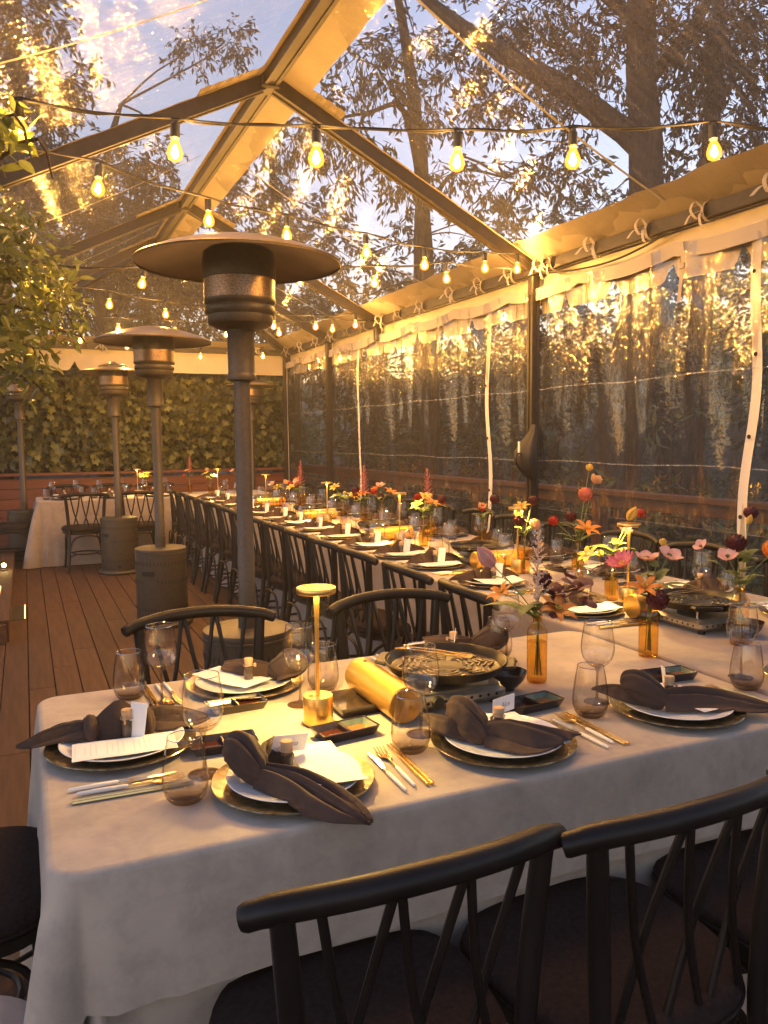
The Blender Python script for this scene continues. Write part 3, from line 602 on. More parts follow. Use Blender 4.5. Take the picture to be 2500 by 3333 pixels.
for ex in (EX, LX):
    pipe('hip_rafter', (RX, YB[-1] + 0.03, ZR + zo - 0.02), (ex, YE, ZE + zo), 0.034)
    ys_ = YB + [YE]
    for a, b_ in zip(ys_[:-1], ys_[1:]): pipe('eave_beam', (ex, a + 0.03, ZE + zo), (ex, b_ - 0.03, ZE + zo), 0.038)
    for y in ys_:
        m = MB(); m.box((ex, y, ZE + zo), (0.11, 0.12, 0.10), bev=0.015); m.box((ex, y, ZE + zo - 0.10), (0.07, 0.07, 0.18), bev=0.012); part('eave_joint', m.mesh('eave_joint', 'frame'), tent)
        if abs(y - 7.97) > 0.1:
            m = MB(); prof = [(-1, -1), (-.35, -1), (-.3, -.8), (.3, -.8), (.35, -1), (1, -1), (1, -.35), (.8, -.3), (.8, .3), (1, .35), (1, 1), (-1, 1), (-1, .35), (-.8, .3), (-.8, -.3), (-1, -.35)]
            m.loft([[(ex + x * 0.033, y + yy * 0.033, z) for x, yy in prof] for z in (0.012, ZE - 0.19)]); m.box((ex, y, 0.006), (0.16, 0.16, 0.012))
            part('post', m.mesh('post', 'frame', angle=20), tent)
pipe('eave_beam', (LX + 0.06, YE, ZE + zo), (EX - 0.06, YE, ZE + zo), 0.038)
# clear roof panels (slightly sagging), one per bay and side
def roof_panel(poly_fn, nu=16, nv=12):
    m = MB(); m.grid(poly_fn, nu, nv); part('roof_panel', m.mesh('roof_panel', 'roof'), tent)
def sag(u, v): return -0.05 * sin(PI * u) * sin(PI * v) + 0.006 * sin(u * 17 + v * 5) * sin(PI * u)
ybs = list(zip(YB[:-2], YB[1:-1]))
for s in (1, -1):
    for a, b_ in ybs:
        roof_panel(lambda u, v, s=s, a=a, b_=b_: (RX + s * 2.03 * v, lerp(a, b_, u), ZR + 0.012 - 1.015 * v + sag(u, v)))
    roof_panel(lambda u, v, s=s: (RX + s * 2.03 * v, lerp(YB[3], lerp(YB[4], YE, v), u), ZR + 0.012 - 1.015 * v + sag(u, v)))
roof_panel(lambda u, v: (lerp(RX, lerp(LX, EX, u), v), lerp(YB[4], YE + 0.03, v), lerp(ZR, ZE, v) + 0.012 + sag(u, v) * v))
# welded seams half way along each bay
for s in (1, -1):
    for y in (0.76, 3.64, 6.5, 8.75):
        m = MB(); m.grid(lambda u, v, s=s, y=y: (RX + s * lerp(0.12, 1.95, u), y + (v - 0.5) * 0.018, ZR + 0.007 - lerp(0.06, 0.975, u) - 0.05 * sin(PI * u) * 1.0), 14, 1)
        part('roof_seam', m.mesh('roof_seam', 'seam'), tent)
# cream vinyl bands welded on the roof sheet
def band(p0, p1, across0, across1, name='vinyl_band', n=22, amp=0.006, sagv=0.0):
    m = MB(); p0, p1 = Vector(p0), Vector(p1); c0, c1 = Vector(across0), Vector(across1)
    ph = rnd.uniform(0, 6)
    def fn(u, v):
        w = 1 + amp * 5 * (sin(u * 31 + ph) * 0.5 + sin(u * 73 + ph * 2) * 0.35) * (1 if v in (0.0, 1.0) else 0)
        p = p0.lerp(p1, u); q = c0.lerp(c1, v) * w; p = p + q; p.z += amp * sin(u * 40 + v * 3 + ph) * 0.5 - sagv * sin(PI * u); return p
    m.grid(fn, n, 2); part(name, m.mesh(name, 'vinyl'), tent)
zb = 0.002
for a, b_ in zip(YB[:-1], YB[1:]):
    for s in (1, -1):
        band((RX, a, ZR + zb), (RX, b_, ZR + zb), (0, 0, 0.0), (s * (0.235 if s > 0 else 0.085), 0, -(0.1175 if s > 0 else 0.0425)), 'ridge_band', 22, 0.003)
for y in YB:
    for s in (1, -1):
        band((RX + s * 0.02, y, ZR + zb - 0.006), (RX + s * 2.0, y, ZE + zb - 0.006), (0, -0.062, 0), (0, 0.062, 0), 'rafter_band')
        band((RX + s * 0.03, y, ZR - 0.006), (RX + s * 0.46, y, ZR - 0.221), (0, -0.16, 0), (0, 0.16, 0), 'joint_patch')
for s, ex in ((1, EX), (-1, LX)):
    band((RX, YB[-1], ZR + zb - 0.006), (ex, YE, ZE + zb - 0.006), (-s * 0.05, 0.05, 0), (s * 0.05, -0.05, 0), 'rafter_band')
    yy = YB + [YE]
    for a, b_ in zip(yy[:-1], yy[1:]):
        band((ex + s * 0.03, a, ZE - 0.01), (ex + s * 0.03, b_, ZE - 0.01), (0, 0, 0), (-s * 0.25, 0, 0.125), 'eave_band', 26, 0.009)
band((LX, YE + 0.03, ZE - 0.008), (EX, YE + 0.03, ZE - 0.008), (0, 0, 0), (0, -0.14, 0.08), 'eave_band')
# scalloped valances
def valance(fn, L, side, nsc=0.52):
    m = MB(); n = int(L / 0.035)
    def drop(s):
        t = (s / nsc) % 1.0; e = min(t, 1 - t) * nsc
        return 0.245 + 0.12 * min(1, max(0, (e - 0.012) / 0.06)) ** 0.6
    def g(u, v):
        s = u * L; P = fn(s); wob = 0.012 * sin(s * 7.3) * v + 0.008 * sin(s * 17) * v
        return (P[0] + side[0] * wob, P[1] + side[1] * wob, ZE + 0.005 - v * drop(s))
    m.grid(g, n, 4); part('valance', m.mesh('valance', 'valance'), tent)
for a, b_ in zip(YB[:-1] + [YB[-1]], YB[1:] + [YE]):
    valance(lambda s, a=a: (EX + 0.075, a + s), b_ - a, (1, 0)); valance(lambda s, a=a: (LX - 0.075, a + s), b_ - a, (1, 0))
valance(lambda s: (LX + s, YE + 0.06), EX - LX, (0, 1), 1.15)
# ties round the eave beam
tm = MB()
ring = [Vector((0.058 * cos(a), 0, 0.058 * sin(a))) for a in [i / 14 * 2 * PI for i in range(14)]]
tm.loft([[p * 1.0 + Vector((0, -0.011, 0)), p * 1.0 + Vector((0, 0.011, 0)), p * 1.04 + Vector((0, 0.011, 0)), p * 1.04 + Vector((0, -0.011, 0))] for p in ring], cap=False, closed=True)
def ribbon(mb, pts, w=0.011):
    P = smooth_path(pts, 5); mb.loft([[p + Vector((0, -w, 0.001)), p + Vector((0, w, 0.001)), p + Vector((0, w, -0.001)), p + Vector((0, -w, -0.001))] for p in P])
ribbon(tm, [(-0.05, 0, 0.02), (-0.085, 0.02, 0.06), (-0.10, 0.04, 0.02), (-0.07, 0.03, -0.03), (-0.045, 0.02, 0.0)]); ribbon(tm, [(-0.055, 0.01, 0.0), (-0.09, -0.02, -0.02), (-0.11, -0.05, -0.07), (-0.10, -0.06, -0.10)])
ribbon(tm, [(-0.05, 0.02, 0.01), (-0.09, 0.06, 0.0), (-0.10, 0.10, -0.04)])
tme = tm.mesh('tie_strap', 'webbing')
ty = [1.0, 1.62, 2.35, 2.95, 3.4, 3.85, 4.35, 4.8, 4.9, 5.3, 5.75, 6.25, 6.8, 7.3, 7.75, 8.2, 8.7, 9.2, 9.75, 10.4, 11.0]
for y in ty: part('tie_strap', tme, tent, loc=(EX, y, ZE + zo), rot=(0, rnd.uniform(-0.25, 0.25), rnd.uniform(-0.3, 0.3)))
for x in (0.2, 1.0, 1.8, 2.7, 3.1): part('tie_strap', tme, tent, loc=(x, YE, ZE + zo), rot=(0, 0, PI / 2 + rnd.uniform(-.2, .2)))
# clear side wall with gathered top, hem, zippers
WX = EX + 0.035
hang = [i * 0.44 - 0.7 for i in range(28)]
def wall_off(y, z):
    k = min(hang, key=lambda h: abs(h - y)); d = (y - k) / 0.22; t = max(0, (2.6 - z)) / 2.6
    fold = 0.034 * math.exp(-t * 2.4) * cos(d * PI * 0.5 * 3) + 0.012 * math.exp(-t * 3.0) * cos(d * 11 / (0.35 + t * 1.6)) + 0.012 * sin(y * 23 + 2.2 * sin(z * 1.7)) * (0.35 + 0.65 * math.exp(-t * 2)) + 0.010 * sin(y * 9 + z * 1.3)
    return fold
def top_z(y): k = (y + 0.7) / 0.88; return 2.575 - 0.05 * abs(sin(PI * k)) ** 0.8
zips = [3.1, 5.73, 8.53]
wy = [-0.7] + zips + [YE]
for a, b_ in zip(wy[:-1], wy[1:]):
    m = MB(); n = int((b_ - a) / 0.03)
    m.grid(lambda u, v, a=a, b_=b_: (WX + wall_off(lerp(a, b_, u), lerp(0.03, top_z(lerp(a, b_, u)), v)), lerp(a, b_, u), lerp(0.03, top_z(lerp(a, b_, u)), v)), n, 30)
    part('wall_panel', m.mesh('wall_panel', 'wall'), tent)
    m = MB(); m.grid(lambda u, v, a=a, b_=b_: (WX - 0.028 + 0.014 * sin(lerp(a, b_, u) * 7.1 + 0.6) + 0.006 * sin(lerp(a, b_, u) * 19) * v, lerp(a, b_, u), top_z(lerp(a, b_, u)) + 0.008 - 0.085 * v), n, 2)
    part('wall_hem', m.mesh('wall_hem', 'webbing'), tent)
for zz in (1.27, 1.80):
    m = MB(); m.grid(lambda u, v: (WX - 0.004 + wall_off(lerp(-0.6, YE, u), zz), lerp(-0.6, YE, u), zz + (v - 0.5) * 0.007 + 0.006 * sin(u * 60)), 300, 1); part('wall_seam', m.mesh('wall_seam', 'seamfilm'), tent)
def zipper(y0, w, ph, amp):
    m = MB(); f = lambda z: y0 + amp * sin(z * 2.6 + ph) + amp * 0.5 * sin(z * 6.1 + ph * 2) + 0.05 * (1.2 - z) * 0.4
    m.grid(lambda u, v: (WX - 0.016 + 0.012 * sin(u * 9 + ph) - 0.01 * abs(v - 0.5), f(2.55 - 2.5 * u) + (v - 0.5) * w, 2.55 - 2.5 * u), 60, 2)
    r = part('zipper_strip', m.mesh('zipper_strip', 'zip'), tent)
    for k in range(6):
        g = MB(); g.lathe([(0.008, 0), (0.012, 0.002), (0.012, 0.004), (0.007, 0.005), (0, 0.005)], 10); z = 2.3 - k * 0.43
        part('grommet', g.mesh('grommet', 'bronze_dark'), r, loc=(WX - 0.03 + 0.012 * sin((2.55 - z) / 2.5 * 9 + ph), f(z), z), rot=(0, -PI / 2, 0))
zipper(3.12, 0.062, 0.4, 0.028); zipper(5.74, 0.055, 1.9, 0.022); zipper(8.54, 0.05, 3.1, 0.03)
m = MB(); m.grid(lambda u, v: (WX - 0.03, YE - 0.05 + (v - 0.5) * 0.03 + 0.01 * sin(u * 8), 2.5 - 2.4 * u), 40, 1); part('zipper_strip', m.mesh('zipper_strip', 'zip'), tent)
# hanging buckle straps on the wall top
for y in (3.62, 6.6):
    m = MB(); ribbon(m, [(WX - 0.03, y, 2.56), (WX - 0.035, y - 0.02, 2.44), (WX - 0.03, y, 2.32), (WX - 0.035, y + 0.005, 2.22)], 0.014); m.box((WX - 0.04, y - 0.02, 2.42), (0.012, 0.04, 0.03), bev=0.004)
    part('buckle_strap', m.mesh('buckle_strap', 'webbing'), tent)
# supply cable along the eave
m = MB(); m.tube(smooth_path([(EX - 0.045, 5.0, 2.66), (EX - 0.05, 4.8, 2.60), (EX - 0.01, 4.3, 2.565), (EX + 0.0, 3.9, 2.60), (EX - 0.03, 3.6, 2.66)], 6), 0.007, 6)
tag(part('power_cord', m.mesh('power_cord', 'wire'), None), 'black power cord looping below the right eave beside the first post', 'cord')
# black cinched bag tied on the post
bag = thing('drawstring_bag', 'black cinched nylon bag strapped to the tent post', 'bag', (EX - 0.02, 5.06, 1.12))
m = MB(); R_ = []
for z, rx, off in ((0.42, 0.018, 0.0), (0.36, 0.03, -0.015), (0.29, 0.055, -0.05), (0.22, 0.075, -0.075), (0.14, 0.075, -0.078), (0.06, 0.05, -0.05), (0.0, 0.016, -0.012)):
    R_.append([(off + rx * cos(a) * (1 + 0.08 * cos(7 * a)), -0.03 + rx * 1.15 * sin(a) * (1 + 0.08 * cos(7 * a)), z) for a in [j / 28 * 2 * PI for j in range(28)]])
m.loft(R_); part('body', m.mesh('body', 'bag', angle=60), bag)
m = MB(); m.tube(smooth_path([(-0.12, -0.06, 0.21), (-0.19, -0.09, 0.20), (-0.20, -0.09, 0.15), (-0.14, -0.06, 0.09), (-0.07, -0.04, 0.05)], 6), 0.008, 6); part('handle', m.mesh('handle', 'bag'), bag)
m = MB(); m.box((-0.150, -0.055, 0.245), (0.006, 0.022, 0.10)); part('reflective_tab', m.mesh('reflective_tab', 'handle', smooth=False), bag)
m = MB(); m.lathe([(0.052, 0.10), (0.055, 0.105), (0.055, 0.125), (0.052, 0.13)], 16, c=(0.02, 0.02, 0.1)); part('strap', m.mesh('strap', 'bag'), bag)

# ================================================================== STRING LIGHTS
bm = MB(); bm.lathe([(0.013, 0.0), (0.0135, -0.012), (0.0215, -0.028), (0.0285, -0.046), (0.030, -0.058), (0.0255, -0.074), (0.013, -0.083), (0, -0.085)], 16); bulb_me = bm.mesh('bulb', 'bulb')
bm = MB(); bm.lathe([(0, 0.052), (0.012, 0.052), (0.017, 0.046), (0.0175, 0.0), (0.014, -0.004), (0, -0.004)], 14); bm.box((0, 0, 0.052), (0.034, 0.012, 0.014), bev=0.003); sock_me = bm.mesh('socket', 'black_plastic')
bm = MB(); bm.lathe([(0, -0.022), (0.006, -0.028), (0.0135, -0.05), (0.0135, -0.062), (0.006, -0.072), (0, -0.074)], 10); fil_me = bm.mesh('filament', 'filament')
bl_d = bpy.data.lights.new('bulb_light', 'POINT'); bl_d.energy = BULB_W; bl_d.color = BULB_C; bl_d.shadow_soft_size = 0.02
def light_string(label, pts, ends):
    P = [Vector(ends[0])] + [Vector(p) + Vector((0, 0, 0.125)) for p in pts] + [Vector(ends[1])]
    r = thing('string_light', label, 'string lights', (0, 0, 0), 0, 'festoon strings across the tent')
    path = []
    for a, b_ in zip(P[:-1], P[1:]):
        for k in range(6):
            t = k / 6; path.append(a.lerp(b_, t) + Vector((0, 0, -0.045 * (b_ - a).length * 4 * t * (1 - t) * 0.5)))
    path.append(P[-1]); m = MB()
    m.tube(path, 0.0042, 6); m.tube([p + Vector((0.004, 0.003, 0.008 * sin(i * 1.3))) for i, p in enumerate(path)], 0.003, 5)
    part('cord', m.mesh('cord', 'wire'), r)
    for p in pts:
        tilt = (rnd.gauss(0, 0.07), rnd.gauss(0, 0.07), rnd.uniform(0, 6))
        bo = part('bulb', bulb_me, r, loc=(p[0], p[1], p[2] + 0.06), rot=tilt); bo.scale = (0.95,) * 3
        part('socket', sock_me, bo); part('filament', fil_me, bo)
        lo = bpy.data.objects.new('bulb_light', bl_d); link(lo, bo); lo.location = (0, 0, -0.056)
light_string('nearest festoon string crossing high in front, six large lit bulbs', [(0.04, 3.2, 2.52), (0.53, 2.95, 2.44), (0.98, 2.75, 2.415), (1.45, 2.58, 2.41), (1.85, 2.45, 2.43), (2.42, 2.35, 2.50)], ((-0.5, 3.45, 2.66), (3.47, 2.2, 2.68)))
light_string('second festoon string slanting down to the first tent post', [(0.34, 3.7, 2.50), (0.90, 4.15, 2.535), (1.365, 4.33, 2.545), (1.92, 4.53, 2.545), (2.40, 4.70, 2.54), (2.95, 4.87, 2.595), (3.30, 5.0, 2.64)], ((-0.5, 3.47, 2.66), (3.47, 5.05, 2.70)))
light_string('third festoon string running left from the first tent post', [(0.11, 5.88, 2.49), (0.79, 5.74, 2.49), (1.28, 5.5, 2.48), (1.738, 5.24, 2.49), (2.23, 5.12, 2.49), (2.72, 5.0, 2.53)], ((-0.5, 6.1, 2.66), (3.46, 5.1, 2.69)))
light_string('fourth festoon string behind the tallest heater', [(0.66, 6.7, 2.49), (1.14, 7.04, 2.49), (1.66, 7.25, 2.48), (2.19, 7.40, 2.49), (2.60, 7.38, 2.50), (3.1, 7.6, 2.57)], ((-0.5, 6.2, 2.66), (3.46, 7.95, 2.70)))
light_string('fifth festoon string low between the second and third posts', [(0.30, 8.3, 2.50), (0.87, 8.1, 2.49), (1.40, 8.1, 2.48), (1.90, 8.08, 2.48), (2.38, 7.87, 2.49), (2.94, 7.84, 2.55)], ((-0.5, 8.4, 2.66), (3.45, 7.99, 2.70)))
light_string('farthest festoon string near the ivy end of the tent', [(0.6, 9.3, 2.50), (1.12, 9.62, 2.49), (1.6, 10.0, 2.48), (2.1, 10.36, 2.48), (2.88, 10.25, 2.50)], ((-0.5, 9.0, 2.66), (3.46, 11.2, 2.70)))
# ================================================================== PATIO HEATERS
def heater_kit(hat_r=0.4375, peaked=False):
    P = []
    b = MB(); b.lathe([(0, 0), (0.225, 0), (0.232, 0.010), (0.232, 0.022), (0.222, 0.036), (0.20, 0.044), (0, 0.044)], 40); P.append(('base', b.mesh('base', 'bronze'), []))
    b = MB(); b.lathe([(0.194, 0.042), (0.196, 0.05), (0.196, 0.565), (0.199, 0.568), (0.199, 0.578), (0.195, 0.582)], 48); hous = b.mesh('tank_housing', 'bronze')
    sl = MB()
    for z in (0.50, 0.36, 0.145):
        for k in range(44):
            a = k / 44 * 2 * PI + 0.05
            if z == 0.36 and abs((a % (2 * PI)) - 4.0) < 0.25: continue
            rot = Matrix.Rotation(a, 3, 'Z'); sl.box(rot @ Vector((0.1955, 0, z)), (0.004, 0.0075, 0.030 if z > 0.2 else 0.026), rot)
    hh = MB(); rot = Matrix.Rotation(3.95, 3, 'Z'); hh.box(rot @ Vector((0.1955, 0, 0.425)), (0.005, 0.105, 0.036), rot, bev=0.012)
    rot = Matrix.Rotation(4.75, 3, 'Z'); hh.box(rot @ Vector((0.1955, 0, 0.085)), (0.005, 0.032, 0.028), rot, bev=0.01)
    P.append(('tank_housing', hous, [('vent_slots', sl.mesh('vent_slots', 'bronze_dark', smooth=False)), ('handle_hole', hh.mesh('handle_hole', 'bronze_dark'))]))
    b = MB(); b.lathe([(0.197, 0.580), (0.199, 0.592), (0.196, 0.606), (0.18, 0.611), (0, 0.612)], 48); b.box((0.06, 0.12, 0.614), (0.055, 0.016, 0.006), Matrix.Rotation(0.5, 3, 'Z'), bev=0.002); P.append(('tank_lid', b.mesh('tank_lid', 'bronze'), []))
    b = MB(); b.lathe([(0.0375, 0.61), (0.0375, 0.95), (0.0355, 0.953), (0.0355, 1.72)], 24); col = MB(); col.lathe([(0.041, 0.605), (0.041, 0.70), (0.038, 0.702)], 24); P.append(('pole', b.mesh('pole', 'bronze'), [('coupling', col.mesh('coupling', 'bronze'))]))
    b = MB(); b.lathe([(0.045, 1.70), (0.061, 1.705), (0.064, 1.72), (0.060, 1.73), (0.058, 1.74), (0.058, 1.90), (0.061, 1.905), (0.061, 1.925)], 28); P.append(('burner_collar', b.mesh('burner_collar', 'bronze'), []))
    for k in range(3):
        sc = MB(); a = k * 2.1 + 0.4; sc.lathe([(0, 0), (0.008, 0), (0.008, 0.005), (0, 0.007)], 8)
        b_ = sc.mesh('bolt', 'steel')
    b = MB(); b.lathe([(0.058, 1.918), (0.09, 1.921), (0.135, 1.942), (0.141, 1.955), (0.141, 1.978), (0.146, 1.984), (0.150, 1.994), (0.150, 2.012), (0.146, 2.02), (0.152, 2.03), (0.154, 2.036), (0.154, 2.045)], 44); P.append(('burner_bowl', b.mesh('burner_bowl', 'bronze'), []))
    b = MB(); b.lathe([(0.152, 2.045), (0.153, 2.13)], 44); P.append(('screen', b.mesh('screen', 'mesh'), []))
    b = MB(); b.lathe([(0.154, 2.13), (0.156, 2.132), (0.156, 2.20), (0.150, 2.245), (0.13, 2.26), (0, 2.262)], 44); P.append(('screen_crown', b.mesh('screen_crown', 'bronze'), []))
    if peaked: prof = [(hat_r, 2.175), (hat_r + 0.003, 2.180), (hat_r * 0.7, 2.205), (hat_r * 0.35, 2.232), (hat_r * 0.2, 2.246), (0.055, 2.252), (0.04, 2.285), (0.015, 2.292), (0, 2.293)]
    else: prof = [(hat_r, 2.196), (hat_r + 0.004, 2.200), (hat_r, 2.206), (hat_r * 0.82, 2.238), (hat_r * 0.55, 2.275), (hat_r * 0.25, 2.306), (0, 2.318)]
    under = [(0, prof[-1][1] - 0.006 if not peaked else 2.246)] + [(r - 0.001, z - 0.004) for r, z in prof[::-1] if r > 0.06 and r <= hat_r]
    b = MB(); b.lathe(under + prof, 64); P.append(('reflector_hat', b.mesh('reflector_hat', 'hat'), []))
    for k in range(2):
        b = MB(); c = Vector((0.215 * cos(0.9 + k * 0.9), 0.215 * sin(0.9 + k * 0.9), 0.032)); pr = [(0, -0.014), (0.026, -0.014), (0.031, -0.008), (0.031, 0.008), (0.026, 0.014), (0, 0.014)]
        rot = Matrix.Rotation(0.9 + k * 0.9, 3, 'Z') @ Matrix.Rotation(PI / 2, 3, 'Y'); c2 = MB(); c2.lathe(pr, 16); b.add([rot @ Vector(p) * 1.0 + c * 1.12 for p in c2.v], c2.f); P.append(('wheel', b.mesh('wheel', 'black_plastic'), []))
    return ('patio_heater', 'patio heater', None, P)
HK, HK2 = heater_kit(), heater_kit(0.375, True)
HG = 'bronze patio heaters on the deck'
spawn(HK, 'tallest-looking bronze patio heater, closest, its wide hat overlapping the string lights', (0.88, 3.48, 0), 0.3, HG)
spawn(HK, 'bronze patio heater standing directly behind the closest one', (0.945, 6.43, 0), 0.1, HG)
spawn(HK2, 'bronze patio heater with small pointed hat in front of the far table', (0.915, 9.18, 0), -0.2, HG)
spawn(HK2, 'patio heater in the dark far left corner beside the bench wall', (-0.03, 10.75, 0), 0.5, HG)
spawn(HK2, 'patio heater at the far right by the ivy corner, half hidden by a pole', (2.90, 10.98, 0), 0.9, HG)

# ================================================================== TABLECLOTHS
def rrect(x0, x1, y0, y1, r, step=0.035, arc=22):
    pts = []
    def seg(a, b_):
        n = max(2, int((Vector(b_) - Vector(a)).length / step)); return [Vector(a).lerp(Vector(b_), i / n) for i in range(n)]
    cs = [((x1 - r, y0 + r), -PI / 2), ((x1 - r, y1 - r), 0), ((x0 + r, y1 - r), PI / 2), ((x0 + r, y0 + r), PI)]
    for i, ((cx, cy_), a0) in enumerate(cs):
        for k in range(arc):
            a = a0 + k / arc * PI / 2; pts.append((Vector((cx + r * cos(a), cy_ + r * sin(a))), Vector((cos(a), sin(a))), min(1, 4 * (k / arc) * (1 - k / arc) + 0.25)))
        a = a0 + PI / 2; A = Vector((cx + r * cos(a), cy_ + r * sin(a))); (nx, ny_), a1 = cs[(i + 1) % 4]; Bp = Vector((nx + r * cos(a1), ny_ + r * sin(a1)))
        L = (Bp - A).length; q = seg(A, Bp)
        for k, p in enumerate(q):
            d = min((p - A).length, (Bp - p).length); pts.append((p, Vector((cos(a), sin(a))), max(0, 1 - d / 0.30) ** 1.5 * 0.25))
    return pts
def drape(x0, x1, y0, y1, ztop, zbot, mat, flare=0.03, fold=0.018, cflare=0.10, r=0.06, freq=14.0, top=True, name='tablecloth', hem_wave=0.0, zleft=None):
    P = rrect(x0, x1, y0, y1, r); b = MB(); n = len(P); ph = rnd.uniform(0, 6)
    s = 0; S_ = []; prev = P[0][0]
    for p, nr, c in P: s += (p - prev).length; prev = p; S_.append(s)
    H = ztop - zbot; rings = []
    def off(i, t):
        p, nr, c = P[i]; s = S_[i]
        f = fold * (sin(s * freq + ph) * 0.6 + sin(s * freq * 0.53 + 1.7 * ph) * 0.7 + 0.3 * sin(s * freq * 2.3)) * (t ** 0.8) * (0.55 + 0.45 * sin(s * 1.9 + ph))
        cf = cflare * c * t ** 0.75 + min(1, c * 1.3) * 0.075 * sin(s * 62 + 1.0) * t ** 0.7
        return flare * t + f + cf
    tl = [(0, -0.014, 0.0), (0, -0.006, -0.0015), (0, -0.0015, -0.006), (0.0, 0.0, -0.014)]
    for t_, o_, dz in tl: rings.append([(p.x + nr.x * o_, p.y + nr.y * o_, ztop + dz) for p, nr, c in P])
    m_ = max(10, int(H / 0.05))
    for k in range(1, m_ + 1):
        t = k / m_; ring = []
        for i in range(n):
            Hi = H
            if zleft is not None: e = max(0.0, min(1.0, (-P[i][1].x - 0.15) / 0.8)); Hi = lerp(H, ztop - zleft, e * e * (3 - 2 * e))
            o_ = off(i, t * Hi / 0.75); ring.append((P[i][0].x + P[i][1].x * o_, P[i][0].y + P[i][1].y * o_, ztop - 0.014 - (Hi - 0.014) * t + hem_wave * t * sin(S_[i] * 3.1 + ph)))
        rings.append(ring)
    b.loft(rings, cap=False)
    if top:
        cx, cy_ = (x0 + x1) / 2, (y0 + y1) / 2
        nv = len(b.v); inner = [(p.x - nr.x * 0.05, p.y - nr.y * 0.05, ztop) for p, nr, c in P]
        b.add(rings[0] + inner, [[i, n + i, n + (i + 1) % n, (i + 1) % n] for i in range(n)]); b.add(inner, [list(range(n))])
    return b.mesh(name, mat, angle=70)
def cloth(label, cat, *a, **k):
    nm = k.pop('oname'); o = bpy.data.objects.new(nm, drape(*a, **k)); link(o); return tag(o, label, cat)
cloth('taupe velvet cloth falling to the floor under the near table', 'table skirt', 0.030, 1.786, 1.352, 2.294, 0.742, 0.012, 'cloth', oname='table_skirt', flare=0.02, fold=0.016, cflare=0.05, top=False, freq=11)
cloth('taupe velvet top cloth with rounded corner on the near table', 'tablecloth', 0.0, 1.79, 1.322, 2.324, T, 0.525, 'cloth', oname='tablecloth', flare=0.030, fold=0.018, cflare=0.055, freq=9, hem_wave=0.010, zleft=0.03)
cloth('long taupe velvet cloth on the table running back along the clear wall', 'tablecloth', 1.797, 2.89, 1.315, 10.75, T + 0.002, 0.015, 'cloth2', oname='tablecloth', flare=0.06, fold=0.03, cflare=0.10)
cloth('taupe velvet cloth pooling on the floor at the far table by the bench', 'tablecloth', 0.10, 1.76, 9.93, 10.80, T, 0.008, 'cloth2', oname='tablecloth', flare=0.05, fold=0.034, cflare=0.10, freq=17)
b = MB()
b.grid(lambda u, v: (-0.035 + 0.10 * cos(u * PI) * sin(v * 2.6 + 0.3), 2.42 - 0.13 * u * (1 + 0.3 * sin(v * 7)) + 0.06, 0.008 + 0.16 * (1 - v) * sin(u * PI) ** 0.7 + 0.012 * sin(u * 21 + v * 9)), 22, 12)
o = bpy.data.objects.new('cloth_corner', b.mesh('cloth_corner', 'cloth')); link(o); tag(o, 'bunched pale cloth corner on the deck under the left end chair', 'cloth')

